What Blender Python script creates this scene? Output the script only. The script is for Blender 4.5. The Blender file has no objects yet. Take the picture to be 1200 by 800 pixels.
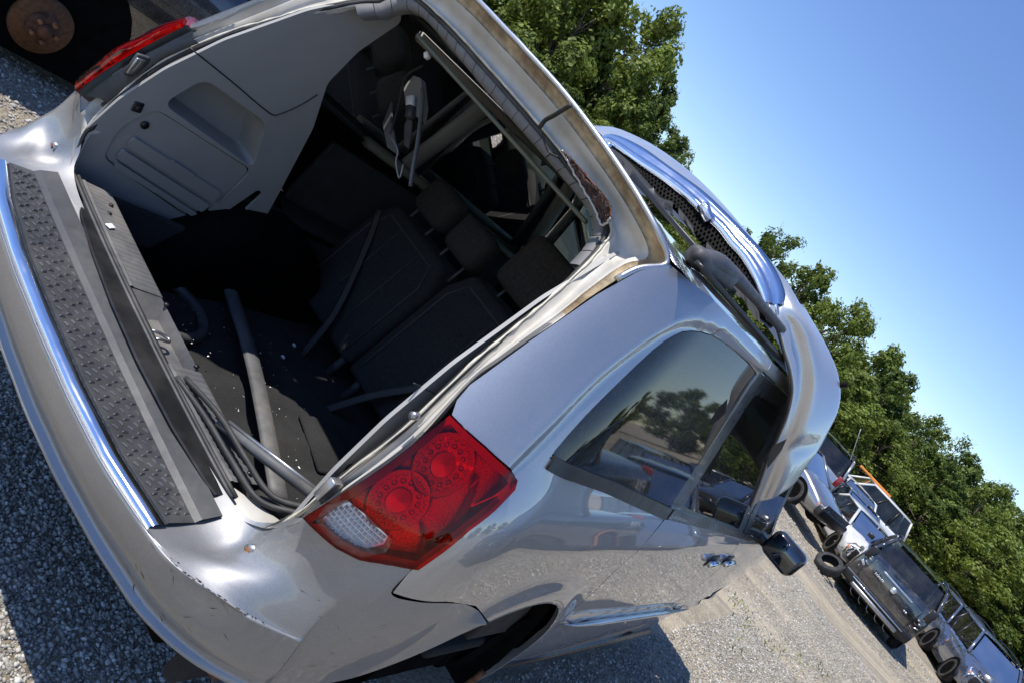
import bpy, bmesh, math, random
import numpy as np
from mathutils import Vector, Matrix
from mathutils.geometry import delaunay_2d_cdt
random.seed(7)
RNG = np.random.default_rng(11)
SC = bpy.context.scene
COL = SC.collection
# ------------------------------------------------------------ camera
CAMP = (1.4693, -1.1609, 1.7079)
YAW, PITCH, ROLL, FPX = -.477753, -.207455, .811415, 973.2
_f = Vector((math.sin(YAW)*math.cos(PITCH), math.cos(YAW)*math.cos(PITCH), math.sin(PITCH)))
_r = Vector((math.cos(YAW), -math.sin(YAW), 0)); _u = _r.cross(_f)
_ir = _r*math.cos(ROLL)+_u*math.sin(ROLL); _iu = _u*math.cos(ROLL)-_r*math.sin(ROLL)
cam = bpy.data.cameras.new('camera'); co = bpy.data.objects.new('camera', cam); COL.objects.link(co)
M = Matrix((_ir, _iu, -_f)).transposed().to_4x4(); M.translation = Vector(CAMP)
co.matrix_world = M
cam.sensor_width = 36; cam.lens = FPX*36/1200; cam.clip_start = .02; cam.clip_end = 3000
SC.camera = co
# ------------------------------------------------------------ sky and sun
SUNV = Vector((-.36, -.435, 1)).normalized()          # towards the sun
w = bpy.data.worlds.new('World'); SC.world = w; w.use_nodes = True
nt = w.node_tree; bg = nt.nodes['Background']
sky = nt.nodes.new('ShaderNodeTexSky'); sky.sky_type = 'NISHITA'; sky.sun_disc = False
sky.sun_elevation = math.asin(SUNV.z); sky.sun_rotation = math.atan2(SUNV.x, SUNV.y)
sky.air_density = 1.0; sky.dust_density = .1; sky.ozone_density = 4.4; sky.altitude = 100
hs = nt.nodes.new('ShaderNodeHueSaturation'); hs.inputs['Saturation'].default_value = 1.10; hs.inputs['Hue'].default_value = .510
nt.links.new(sky.outputs[0], hs.inputs['Color']); nt.links.new(hs.outputs[0], bg.inputs[0]); bg.inputs[1].default_value = .15
sl = bpy.data.lights.new('sun', 'SUN'); sl.energy = 4.3; sl.angle = math.radians(.53); sl.color = (1, .955, .88)
so = bpy.data.objects.new('sun', sl); COL.objects.link(so); so.rotation_euler = SUNV.to_track_quat('Z', 'Y').to_euler()
SC.view_settings.view_transform = 'Standard'; SC.view_settings.look = 'None'
SC.view_settings.exposure = .32; SC.view_settings.gamma = 1
SC.render.engine = 'CYCLES'
SC.cycles.max_bounces = 8; SC.cycles.transparent_max_bounces = 12; SC.cycles.caustics_reflective = False

# ------------------------------------------------------------ materials
def nodes(name):
    m = bpy.data.materials.new(name); m.use_nodes = True
    t = m.node_tree; return m, t, t.nodes['Principled BSDF']
def N(t, kind, **k):
    n = t.nodes.new(kind)
    for a, b in k.items():
        if a in n.inputs: n.inputs[a].default_value = b
        else: setattr(n, a, b)
    return n
def noise(t, scale, detail=4, rough=.55, vec=None):
    n = N(t, 'ShaderNodeTexNoise'); n.inputs['Scale'].default_value = scale; n.inputs['Detail'].default_value = detail
    n.inputs['Roughness'].default_value = rough
    if vec is None:
        tc = N(t, 'ShaderNodeTexCoord'); vec = tc.outputs['Object']
    t.links.new(vec, n.inputs['Vector']); return n.outputs['Fac']
def ramp(t, fac, stops):
    r = N(t, 'ShaderNodeValToRGB'); e = r.color_ramp.elements
    while len(e) < len(stops): e.new(.5)
    for i, (p, c) in enumerate(stops):
        e[i].position = p; e[i].color = tuple(c)+(1,) if len(c) == 3 else c
    t.links.new(fac, r.inputs[0]); return r.outputs[0]
def g3(v): return (v, v, v)
def mixc(t, fac, a, b):
    m = N(t, 'ShaderNodeMix', data_type='RGBA')
    for s, v in ((0, fac), (6, a), (7, b)):
        if hasattr(v, 'links'): t.links.new(v, m.inputs[s])
        else: m.inputs[s].default_value = v if s == 0 else tuple(v)+(1,)
    return m.outputs[2]
def bump(t, b, h, dist, strength=1, normal=None):
    n = N(t, 'ShaderNodeBump'); n.inputs['Distance'].default_value = dist; n.inputs['Strength'].default_value = strength
    t.links.new(h, n.inputs['Height']); t.links.new(n.outputs[0], b.inputs['Normal']); return n
def plain(name, col, rough=.6, metal=0, var=.25, scale=14, bmp=0, bscale=200, coat=0, spec=.5, dust=0, dustc=(.34, .31, .27)):
    m, t, b = nodes(name)
    f = noise(t, scale, 5)
    c = ramp(t, f, [(.3, [x*(1-var) for x in col]), (.7, [min(1, x*(1+var)) for x in col])])
    if dust:
        d = ramp(t, noise(t, 5, 8, .7), [(.45, g3(0)), (.75, g3(dust))]); c = mixc(t, d, c, dustc)
    t.links.new(c, b.inputs['Base Color']); b.inputs['Metallic'].default_value = metal
    r = ramp(t, noise(t, scale*1.7, 4), [(.3, g3(max(0, rough-.06))), (.7, g3(min(1, rough+.08)))])
    t.links.new(r, b.inputs['Roughness'])
    b.inputs['Coat Weight'].default_value = coat; b.inputs['Coat Roughness'].default_value = .03
    b.inputs['Specular IOR Level'].default_value = spec
    if bmp: bump(t, b, noise(t, bscale, 3), bmp)
    return m
def car_paint(name, col, metal=.85, rough=.2, dust=.25, coat=1.0, scratch=True, wave=.0012):
    m, t, b = nodes(name)
    tc = N(t, 'ShaderNodeTexCoord').outputs['Object']
    fl = noise(t, 900, 2, .5, tc)
    c = ramp(t, fl, [(.35, [x*.82 for x in col]), (.65, [min(1, x*1.15) for x in col])])
    dn = noise(t, 3.2, 9, .72, tc)
    sp = ramp(t, noise(t, 160, 3, .6, tc), [(.5, g3(0)), (.66, g3(1))])
    dmask = ramp(t, dn, [(.42, g3(0)), (.78, g3(dust))])
    mm = N(t, 'ShaderNodeMath', operation='MULTIPLY'); t.links.new(sp, mm.inputs[0]); t.links.new(dmask, mm.inputs[1])
    add = N(t, 'ShaderNodeMath', operation='ADD'); add.inputs[1].default_value = 0
    half = N(t, 'ShaderNodeMath', operation='MULTIPLY'); t.links.new(dmask, half.inputs[0]); half.inputs[1].default_value = .35
    t.links.new(mm.outputs[0], add.inputs[0]); t.links.new(half.outputs[0], add.inputs[1])
    c = mixc(t, add.outputs[0], c, (.42, .39, .34))
    t.links.new(c, b.inputs['Base Color'])
    mt = N(t, 'ShaderNodeMapRange'); mt.inputs[3].default_value = metal; mt.inputs[4].default_value = .15
    t.links.new(add.outputs[0], mt.inputs[0]); t.links.new(mt.outputs[0], b.inputs['Metallic'])
    r = N(t, 'ShaderNodeMapRange'); r.inputs[3].default_value = rough; r.inputs[4].default_value = .6
    t.links.new(add.outputs[0], r.inputs[0]); t.links.new(r.outputs[0], b.inputs['Roughness'])
    cw = N(t, 'ShaderNodeMapRange'); cw.inputs[3].default_value = coat; cw.inputs[4].default_value = .2
    t.links.new(add.outputs[0], cw.inputs[0]); t.links.new(cw.outputs[0], b.inputs['Coat Weight'])
    b.inputs['Coat Roughness'].default_value = .02; b.inputs['Coat IOR'].default_value = 2.0
    bump(t, b, noise(t, 5.5, 2, .4, tc), wave)
    return m
def glass(name, tint, gloss=.08, rough=.015, dust=.0, ior=1.52):
    m, t, b = nodes(name); t.nodes.remove(b)
    out = t.nodes['Material Output']
    tr = N(t, 'ShaderNodeBsdfTransparent'); tr.inputs[0].default_value = tuple(tint)+(1,)
    gl = N(t, 'ShaderNodeBsdfGlossy'); gl.inputs['Roughness'].default_value = rough
    fr = N(t, 'ShaderNodeFresnel'); fr.inputs[0].default_value = ior
    ad = N(t, 'ShaderNodeMath', operation='ADD'); ad.use_clamp = True; t.links.new(fr.outputs[0], ad.inputs[0]); ad.inputs[1].default_value = gloss
    mx = N(t, 'ShaderNodeMixShader'); t.links.new(ad.outputs[0], mx.inputs[0]); t.links.new(tr.outputs[0], mx.inputs[1]); t.links.new(gl.outputs[0], mx.inputs[2])
    o = mx.outputs[0]
    if dust:
        df = N(t, 'ShaderNodeBsdfDiffuse'); df.inputs[0].default_value = (.45, .43, .38, 1)
        k = ramp(t, noise(t, 90, 4, .7), [(.45, g3(dust*.35)), (.75, g3(dust))])
        k2 = ramp(t, noise(t, 2.5, 3), [(.35, g3(.2)), (.7, g3(1))])
        ml = N(t, 'ShaderNodeMath', operation='MULTIPLY'); t.links.new(k, ml.inputs[0]); t.links.new(k2, ml.inputs[1])
        m2 = N(t, 'ShaderNodeMixShader'); t.links.new(ml.outputs[0], m2.inputs[0]); t.links.new(o, m2.inputs[1]); t.links.new(df.outputs[0], m2.inputs[2]); o = m2.outputs[0]
    t.links.new(o, out.inputs[0]); return m
MT = {}
MT['silver'] = car_paint('silver_paint', (.42, .43, .445), metal=.80, rough=.42, coat=1.0, dust=.34, wave=.0005)
MT['silver_bumper'] = car_paint('silver_bumper_paint', (.30, .302, .306), metal=.72, rough=.52, coat=.45, dust=.5, wave=.0004)
MT['fascia'] = car_paint('bumper_cover_paint', (.62, .635, .65), metal=.7, rough=.36, coat=.6, dust=.25, wave=.0003)
MT['silver_worn'] = car_paint('silver_paint_worn', (.50, .515, .54), rough=.34, dust=.8, coat=.35)
MT['jamb'] = plain('door_jamb_paint', (.52, .50, .455), rough=.58, metal=.10, var=.18, scale=9, coat=.0, dust=.7, dustc=(.42, .36, .27))
MT['jamb_rust'] = plain('rusty_gutter', (.42, .34, .22), rough=.8, var=.5, scale=26, bmp=.002, bscale=160, dust=.9, dustc=(.16, .09, .045))
MT['cream'] = plain('old_sealer', (.62, .58, .47), rough=.75, var=.2, scale=40, bmp=.001)
MT['chrome'] = plain('chrome_trim', (.75, .79, .86), rough=.13, metal=1, var=.06, scale=6, dust=.12)
MT['plastic'] = plain('charcoal_plastic', (.060, .061, .064), rough=.52, var=.2, scale=20, bmp=.0006, bscale=700, dust=.45, dustc=(.20, .19, .17))
MT['plastic_worn'] = plain('weathered_grey_plastic', (.10, .10, .102), rough=.55, var=.25, scale=14, bmp=.0005, bscale=500, dust=.8, dustc=(.26, .24, .21))
MT['pad'] = plain('step_pad_plastic', (.045, .046, .048), rough=.45, var=.2, scale=16, bmp=.0005, bscale=500, dust=.5, dustc=(.15, .14, .125))
MT['blackp'] = plain('black_plastic', (.012, .012, .013), rough=.35, var=.2, dust=.08)
MT['satin'] = plain('satin_grey_pillar', (.075, .078, .082), rough=.3, metal=.6, var=.08, coat=.4, dust=.2)
MT['rubber'] = plain('rubber_seal', (.022, .022, .022), rough=.6, var=.3, dust=.5, dustc=(.16, .15, .13))
MT['trim'] = plain('grey_interior_plastic', (.34, .335, .32), rough=.55, var=.06, scale=6, bmp=.0005, bscale=600, dust=.1)
MT['trimhead'] = plain('grey_header_trim', (.15, .15, .15), rough=.65, var=.12, scale=12, dust=.3)
MT['beige'] = plain('olive_beige_trim', (.15, .155, .11), rough=.6, var=.1)
MT['doorcard'] = plain('dark_door_card', (.03, .03, .028), rough=.8)
MT['mesh_black'] = plain('grille_black', (.012, .011, .010), rough=.8, var=.3, spec=.08)
MT['bracket'] = plain('dark_bracket_plastic', (.035, .036, .038), rough=.65, var=.25, spec=.2, dust=.4, dustc=(.13, .125, .115))
MT['carpet'] = plain('black_carpet', (.018, .018, .019), rough=.95, var=.5, scale=260, bmp=.003, bscale=420, dust=.5, dustc=(.05, .048, .042))
MT['fabric'] = plain('charcoal_seat_fabric', (.024, .024, .025), rough=.95, var=.4, scale=120, bmp=.002, bscale=380)
MT['fabric2'] = plain('brown_grey_seat_fabric', (.045, .039, .034), rough=.95, var=.3, scale=90, bmp=.002, bscale=380)
MT['belt'] = plain('seat_belt_webbing', (.06, .058, .055), rough=.8, var=.2, scale=120)
MT['steel'] = plain('bare_steel', (.42, .42, .42), rough=.35, metal=.9, var=.2, dust=.3)
MT['rust'] = plain('rust', (.26, .11, .045), rough=.9, var=.55, scale=30, bmp=.003, bscale=120)
MT['rustdark'] = plain('dark_rust', (.10, .045, .025), rough=.9, var=.6, scale=22, bmp=.003, bscale=90)
MT['foam'] = plain('crumbled_foam', (.07, .04, .036), rough=.95, var=.7, scale=70, bmp=.008, bscale=90, dust=.9, dustc=(.33, .24, .19))
MT['white_clip'] = plain('white_clip', (.8, .8, .78), rough=.4, var=.05)
MT['glass_tint'] = glass('privacy_glass', (.008, .012, .014), .01, rough=.03, dust=.26)
MT['glass_green'] = glass('green_glass', (.38, .46, .38), .02, dust=.12)
MT['glass_slide'] = glass('sliding_door_glass', (.035, .05, .05), .04, dust=.10)
MT['glass_car'] = glass('car_glass', (.16, .22, .21), .03, dust=.12)
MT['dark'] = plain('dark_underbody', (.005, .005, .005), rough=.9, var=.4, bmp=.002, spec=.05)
MT['tyre'] = plain('tyre_rubber', (.022, .022, .023), rough=.8, var=.3, bmp=.002, bscale=90, dust=.5, dustc=(.12, .11, .09))
MT['alloy'] = plain('alloy_wheel', (.55, .56, .58), rough=.3, metal=.85, var=.1, dust=.3)
MT['mirror_glass'] = plain('mirror_glass', (.75, .78, .8), rough=.03, metal=1, var=.02)
MT['orange'] = plain('amber_light_bar', (.75, .25, .04), rough=.4, var=.1)
MT['lamp_clear'] = plain('clear_lamp', (.62, .64, .66), rough=.12, metal=.5, var=.3, scale=60, coat=1)
MT['lamp_amber'] = plain('amber_lamp', (.65, .2, .03), rough=.2, var=.2, coat=1)
MT['badge'] = plain('badge_silver', (.75, .76, .78), rough=.25, metal=.8, var=.05)
MT['gloss_black'] = plain('gloss_black', (.008, .008, .009), rough=.12, var=.1, coat=1, dust=.1)
MT['mirror_dark'] = plain('tinted_mirror', (.12, .13, .14), rough=.05, metal=1, var=.02)
MT['disc_rust'] = plain('disc_rust', (.13, .058, .022), rough=.85, var=.35, scale=40)
MT['tail_dim'] = plain('old_tail_lamp', (.25, .02, .02), rough=.3, coat=.6)
MT['letters'] = plain('grey_decal', (.52, .53, .55), rough=.45, var=.05)
def red_lens(name, tint, gl):
    m = glass(name, tint, gl, .02, 0, 1.3); return m
MT['lens_red'] = red_lens('red_lens', (1.0, .055, .05), .01)
MT['lens_clear'] = red_lens('clear_lens', (.93, .93, .95), .06)
MT['lamp_red'] = plain('red_reflector', (1.0, .07, .06), rough=.28, metal=.6, var=.0, scale=60, bmp=.003, bscale=220)
MT['lamp_red_bright'] = plain('bright_red_reflector', (1.0, .16, .10), rough=.25, metal=.4, var=.1, scale=40)
MT['lamp_red_dark'] = plain('deep_red_bezel', (.28, .012, .015), rough=.25, var=.2, scale=40)
MT['facet'] = plain('faceted_reflector', (.92, .92, .92), rough=.2, metal=.35, var=.10, scale=90)

# ------------------------------------------------------------ object helpers
def link(name, me, mat=None, parent=None, loc=None):
    o = bpy.data.objects.new(name, me); COL.objects.link(o)
    if mat is not None and me is not None and not me.materials: me.materials.append(mat)
    if parent is not None: o.parent = parent
    if loc is not None: o.location = loc
    return o
def mesh(name, vs, fs, mat=None, parent=None, smooth=False, loc=None):
    me = bpy.data.meshes.new(name); me.from_pydata([tuple(v) for v in vs], [], fs); me.update()
    if smooth: me.polygons.foreach_set('use_smooth', [True]*len(me.polygons))
    return link(name, me, mat, parent, loc)
def from_bm(name, bm, mat=None, parent=None, smooth=False, loc=None):
    me = bpy.data.meshes.new(name); bm.to_mesh(me); bm.free()
    if smooth: me.polygons.foreach_set('use_smooth', [True]*len(me.polygons))
    return link(name, me, mat, parent, loc)
def thing(name, label, cat, loc=(0, 0, 0), rz=0, group=None):
    o = bpy.data.objects.new(name, None); COL.objects.link(o); o.location = loc; o.rotation_euler = (0, 0, rz)
    o['label'] = label; o['category'] = cat
    if group: o['group'] = group
    return o
def catmull(pts, n=8, closed=False):
    P = [Vector(p) for p in pts]; out = []; L = len(P)
    rng = range(L) if closed else range(L-1)
    for i in rng:
        p1, p2 = P[i], P[(i+1) % L]
        p0 = P[i-1] if (i > 0 or closed) else p1*2-p2
        p3 = P[(i+2) % L] if (i+2 < L or closed) else p2*2-p1
        for k in range(n):
            t = k/n
            out.append(.5*((2*p1)+(p2-p0)*t+(2*p0-5*p1+4*p2-p3)*t*t+(3*p1-p0-3*p2+p3)*t**3))
    if not closed: out.append(P[-1])
    return out
def grid(name, rows, mat, parent=None, smooth=True, thick=0, flip=False, closed=False):
    nr, nc = len(rows), len(rows[0]); vs = [v for r in rows for v in r]; fs = []
    for i in range(nr if closed else nr-1):
        for j in range(nc-1):
            a = i*nc+j; b = ((i+1) % nr)*nc+j
            f = (a, b, b+1, a+1); fs.append(f[::-1] if flip else f)
    o = mesh(name, vs, fs, mat, parent, smooth)
    if thick:
        s = o.modifiers.new('s', 'SOLIDIFY'); s.thickness = thick; s.offset = -1
    return o
def tube(name, pts, r, mat, parent=None, sides=8, cap=True, flat=1.0, up=(0, 0, 1)):
    P = [Vector(p) for p in pts]; rows = []
    rr = r if isinstance(r, (list, tuple)) else [r]*len(P)
    for i, p in enumerate(P):
        d = (P[min(i+1, len(P)-1)]-P[max(i-1, 0)]).normalized()
        a = d.cross(Vector(up))
        if a.length < 1e-4: a = d.cross(Vector((1, 0, 0)))
        a.normalize(); b = d.cross(a).normalized()
        rows.append([p+a*math.cos(t)*rr[i]+b*math.sin(t)*rr[i]*flat for t in [2*math.pi*k/sides for k in range(sides)]])
    vs = [v for r_ in rows for v in r_]; fs = []; n = sides
    for i in range(len(rows)-1):
        for k in range(n): fs.append((i*n+k, i*n+(k+1) % n, (i+1)*n+(k+1) % n, (i+1)*n+k))
    if cap: fs += [tuple(range(n))[::-1], tuple((len(rows)-1)*n+k for k in range(n))]
    return mesh(name, vs, fs, mat, parent, True)
def rbox(name, c, s, mat, parent=None, bev=.01, seg=2, rot=None, smooth=True, taper=None):
    bm = bmesh.new(); bmesh.ops.create_cube(bm, size=1)
    for v in bm.verts:
        k = taper if (taper and v.co.z > 0) else (1, 1)
        v.co = Vector((v.co.x*s[0]*k[0], v.co.y*s[1]*k[1], v.co.z*s[2]))
    if bev: bmesh.ops.bevel(bm, geom=bm.edges[:], offset=bev, segments=seg, affect='EDGES', profile=.5)
    Rm = Matrix.Identity(3)
    if rot: Rm = (Matrix.Rotation(rot[2], 3, 'Z') @ Matrix.Rotation(rot[1], 3, 'Y') @ Matrix.Rotation(rot[0], 3, 'X'))
    for v in bm.verts: v.co = Rm @ v.co+Vector(c)
    return from_bm(name, bm, mat, parent, smooth)
def inpoly(p, poly):
    x, y = p; c = False; j = len(poly)-1
    for i in range(len(poly)):
        xi, yi = poly[i]; xj, yj = poly[j]
        if (yi > y) != (yj > y) and x < (xj-xi)*(y-yi)/(yj-yi)+xi: c = not c
        j = i
    return c
def densify(poly, h):
    out = []
    for i, a in enumerate(poly):
        b = poly[(i+1) % len(poly)]; n = max(1, int(math.hypot(b[0]-a[0], b[1]-a[1])/h))
        out += [(a[0]+(b[0]-a[0])*k/n, a[1]+(b[1]-a[1])*k/n) for k in range(n)]
    return out
def round_poly(poly, r, n=4):
    out = []; L = len(poly)
    for i in range(L):
        p = Vector(poly[i]); a = Vector(poly[i-1])-p; b = Vector(poly[(i+1) % L])-p
        ra = min(r, a.length*.45, b.length*.45)
        A = p+a.normalized()*ra; B = p+b.normalized()*ra
        for k in range(n+1):
            t = k/n; q = A*(1-t)**2+p*2*t*(1-t)+B*t*t; out.append((q.x, q.y))
    return out
def patch(name, poly, mat, parent, S, holes=(), h=.03, flange=.012, sgn=1, he=.015, flip=False):
    """A sheet-metal panel: the outline (and holes) in the surface's own coordinates, filled and folded in at the rim."""
    loops = [densify(poly, he)]+[densify(q, he) for q in holes]
    vs = []; es = []
    for lp in loops:
        b = len(vs); vs += [Vector(p) for p in lp]; es += [(b+i, b+(i+1) % len(lp)) for i in range(len(lp))]
    bv = np.array([tuple(v) for v in vs])
    x0, y0 = bv.min(0); x1, y1 = bv.max(0)
    nx = int((x1-x0)/h)+1; ny = int((y1-y0)/h)+1
    for i in range(nx+1):
        for j in range(ny+1):
            p = (x0+(i+.5*(j % 2))*h, y0+j*h)
            if inpoly(p, loops[0]) and not any(inpoly(p, q) for q in loops[1:]) and ((bv-p)**2).sum(1).min() > (h*.45)**2: vs.append(Vector(p))
    V, E_, F, *_ = delaunay_2d_cdt(vs, es, [], 0, 1e-6)
    fs = []
    for f in F:
        cx = sum(V[i].x for i in f)/len(f); cy = sum(V[i].y for i in f)/len(f)
        a_, b_, c_ = V[f[0]], V[f[1]], V[f[2]]
        if abs((b_-a_).cross(c_-a_)) < 2.5e-6: continue
        if inpoly((cx, cy), loops[0]) and not any(inpoly((cx, cy), q) for q in loops[1:]): fs.append(tuple(f))
    P = [S(v.x, v.y) for v in V]
    W3 = [Vector((p[0]*sgn, p[1], p[2])) for p in P]
    def ccw(f):
        a, b, c = V[f[0]], V[f[1]], V[f[2]]
        return f if (b-a).cross(c-a) > 0 else f[::-1]
    fs = [ccw(f) if (sgn > 0) != flip else ccw(f)[::-1] for f in fs]
    if flange:
        ec = {}
        for f in fs:
            for k in range(len(f)):
                a, b = f[k], f[(k+1) % len(f)]; ec.setdefault((min(a, b), max(a, b)), []).append((a, b))
        nv = {}; e = 1e-3
        def inn(i):
            if i not in nv:
                p = V[i]; a = Vector(S(p.x+e, p.y))-Vector(S(p.x-e, p.y)); b = Vector(S(p.x, p.y+e))-Vector(S(p.x, p.y-e))
                n = a.cross(b).normalized()
                if flip: n = -n
                q = Vector(P[i])-n*flange
                W3.append(W3[i].copy()); W3.append(Vector((q.x*sgn, q.y, q.z))); nv[i] = (len(W3)-2, len(W3)-1)
            return nv[i]
        for k, l in ec.items():
            if len(l) == 1:
                a, b = l[0]; A, B = inn(a), inn(b); fs.append((B[0], A[0], A[1], B[1]))
    return mesh(name, W3, fs, mat, parent, True)
def lerp(T,x):
    if x<=T[0][0]: return T[0][1]
    for (a,b),(c,d) in zip(T,T[1:]):
        if x<=c: return b+(d-b)*(x-a)/(c-a)
    return T[-1][1]
def smooth(T,x,r=.05):   # lightly smoothed piecewise-linear table
    return (lerp(T,x-r)+2*lerp(T,x-r/2)+2*lerp(T,x)+2*lerp(T,x+r/2)+lerp(T,x+r))/8
W=[(.15,.915),(.32,.945),(.45,.958),(.60,.972),(.80,.978),(.98,.972),(1.10,.945),(1.20,.918),(1.70,.792)]
YR=[(.20,.13),(.66,.135),(.84,.150),(1.153,.255),(1.68,.475),(1.82,.57)]
LR,LC,AC,BC,NE=.65,.50,.30,.38,2.3
# past v=1.64 the section turns over onto the roof: v-1.64 is arc length
ROOF=[(-.02,.797,1.68),(0,.792,1.70),(.04,.775,1.722),(.10,.722,1.740),(.20,.625,1.754),(.40,.43,1.770),(.84,0,1.790)]
def roofp(s):
    f=lambda k:(lerp(k,s-.02)+lerp(k,s)*2+lerp(k,s+.02))/4
    return f([(a,b) for a,b,c in ROOF]),f([(a,c) for a,b,c in ROOF])
def section(v):
    if v<=1.66: return smooth(W,v,.05),v
    if v<=1.74:
        t=(v-1.66)/.08
        w0=smooth(W,1.66,.05)
        w1,z1=roofp(.04)
        return w0+(w1-w0)*(t*.5+.5*t*t),1.66+(z1-1.66)*(t*1.05-.05*t*t)
    return roofp(v-1.70)
def taper(y):
    return 1-.10*max(0,(y-3.3)/1.8)**2-.012*max(0,(1.6-y)/1.2)**2
def surf(u,v):
    w,z=section(v)
    zz=min(v,1.72)
    yr=smooth(YR,zz,.06)
    if u<LR:
        x=u*(w-AC)/LR; y=yr
    elif u<LR+LC:
        t=(u-LR)/LC*math.pi/2
        x=(w-AC)+AC*math.sin(t)**(2/NE); y=yr+BC*(1-math.cos(t)**(2/NE))
    else:
        x=w; y=yr+BC+(u-LR-LC)
    x*=taper(y)
    y+=.02*(x/.6)**2*(1 if u<LR else (.0 if u>LR+LC else 1-(u-LR)/LC))
    return (x,y,z)
TR_OUT=[(0.282,0.591),(0.371,0.603),(0.588,0.566),(0.82,0.548),(1.041,0.555),(0.889,0.909),(0.792,1.144),(0.696,1.297),(0.688,1.444),(0.713,1.639),(0.597,1.59),(0.436,1.42),(0.301,1.179),(0.243,0.927),(0.252,0.69)]
TR_CUB=[(0.341,0.952),(0.379,1.091),(0.654,1.073),(0.754,0.907)]
TR_VENT=[(0.329,0.699),(0.299,0.817),(0.335,0.929),(0.757,0.899),(0.761,0.638),(0.697,0.626),(0.37,0.664)]
TR_SL=[(0.348,0.791),(0.354,0.814),(0.73,0.77),(0.738,0.728),(0.349,0.751),(0.353,0.73),(0.715,0.669),(0.726,0.698)]
TR_SLOT=[(0.809,0.64),(0.878,0.982),(0.901,0.94),(0.877,0.626)]
TR_SEAM=[(0.322,1.137),(0.645,1.109),(0.675,1.125),(0.703,1.253)]
TR_SW=[(0.295,0.905),(0.352,0.84),(0.739,0.811)]
LAMPC=[(0.827,1.088),(0.812,0.981)]
REV=[(0.739,0.849),(0.73,0.876),(0.744,0.911),(0.792,0.92),(0.861,0.92),(0.872,0.898),(0.851,0.863),(0.796,0.847)]
LAMPP=[(0.764,1.159),(0.866,1.162),(0.952,1.158),(0.98,1.153),(0.991,1.136),(0.967,1.021),(0.958,0.903),(0.905,0.881),(0.854,0.85),(0.806,0.837),(0.751,0.831),(0.713,0.828),(0.725,0.99)]
QWIN=[(1.034,1.227),(1.025,1.242),(1.019,1.335),(1.024,1.435),(1.034,1.536),(1.054,1.591),(1.092,1.624),(1.191,1.65),(1.439,1.66),(1.727,1.655),(1.764,1.622),(1.902,1.407),(2.035,1.182),(2.025,1.158),(1.948,1.158),(1.383,1.206),(1.057,1.219)]
F_SIL=[(-0.51,1.75,1.821),(-0.397,1.75,1.895),(-0.232,1.75,1.942),(-0.026,1.75,1.967),(0.174,1.75,1.964),(0.386,1.75,1.94),(0.577,1.75,1.908),(0.72,1.75,1.881)]
F_CHO=[(-0.308,1.55,1.805),(-0.268,1.55,1.852),(-0.148,1.55,1.89),(-0.003,1.55,1.91),(0.155,1.55,1.93),(0.283,1.55,1.932),(0.388,1.55,1.929),(0.467,1.55,1.926),(0.552,1.55,1.91),(0.625,1.55,1.881),(0.655,1.55,1.85)]
F_CHI=[(-0.254,1.5,1.804),(-0.233,1.5,1.821),(-0.085,1.5,1.839),(0.021,1.5,1.861),(0.119,1.5,1.872),(0.241,1.5,1.873),(0.316,1.5,1.877),(0.385,1.5,1.867),(0.443,1.5,1.865),(0.523,1.5,1.846),(0.617,1.5,1.81)]
F_MESH=[(-0.231,1.46,1.796),(-0.128,1.46,1.818),(0.005,1.46,1.818),(0.101,1.46,1.811),(0.161,1.46,1.831),(0.275,1.46,1.82),(0.367,1.46,1.816),(0.431,1.46,1.813),(0.49,1.46,1.805),(0.561,1.46,1.795),(0.642,1.46,1.781)]
F_BR=[(-0.187,1.42,1.792),(-0.126,1.42,1.789),(-0.025,1.42,1.788),(0.078,1.42,1.787),(0.18,1.42,1.796),(0.284,1.42,1.81),(0.37,1.42,1.786),(0.449,1.42,1.781),(0.519,1.42,1.77),(0.604,1.42,1.768),(0.699,1.42,1.754)]
F_DIN=[(0.84,0.939,1.778),(0.84,1.014,1.781),(0.84,1.18,1.759),(0.84,1.438,1.734),(0.861,1.635,1.689),(0.882,1.754,1.636),(0.902,1.788,1.595),(0.923,1.823,1.512),(0.944,2.0,1.409),(0.965,2.139,1.307)]
F_DCR=[(0.91,0.788,1.831),(0.91,0.944,1.83),(0.91,1.199,1.811),(0.91,1.449,1.782),(0.928,1.598,1.727),(0.947,1.635,1.673),(0.965,1.609,1.626),(0.983,1.7,1.556),(1.002,1.771,1.499),(1.02,1.909,1.431)]
F_DSI=[(0.88,0.964,1.853),(0.88,1.159,1.854),(0.88,1.469,1.852),(0.88,1.828,1.835),(0.9,2.014,1.803),(0.92,2.151,1.751),(0.94,2.178,1.7),(0.96,2.211,1.644),(0.98,2.158,1.61),(1.0,2.12,1.55)]
HDR_OUTER=[(-0.196,0.53,1.816),(0.246,0.53,1.754),(0.472,0.53,1.733),(0.68,0.53,1.704)]
CROSSRAIL=[(-0.79,1.075,0.46),(-0.673,1.028,0.46),(-0.245,0.93,0.46),(0.358,0.709,0.46),(0.376,0.653,0.46),(-0.23,0.873,0.46),(-0.675,0.973,0.46)]
POLE=[(0.336,0.299,0.66),(0.597,0.374,0.74)]
RING=[(-0.826,0.863,0.36),(-0.621,0.868,0.36),(-0.403,0.794,0.36),(-0.228,0.654,0.36),(-0.803,0.76,0.36)]
PILLAR_TRIM=[(-0.692,1.0,1.49),(-0.638,1.0,1.503),(-0.556,1.0,1.474),(-0.447,1.0,1.383),(-0.336,1.0,1.278),(-0.327,1.0,1.238),(-0.401,1.0,1.262),(-0.543,1.0,1.284),(-0.649,1.0,1.381),(-0.59,1.0,1.448),(-0.445,1.0,1.305)]
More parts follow.
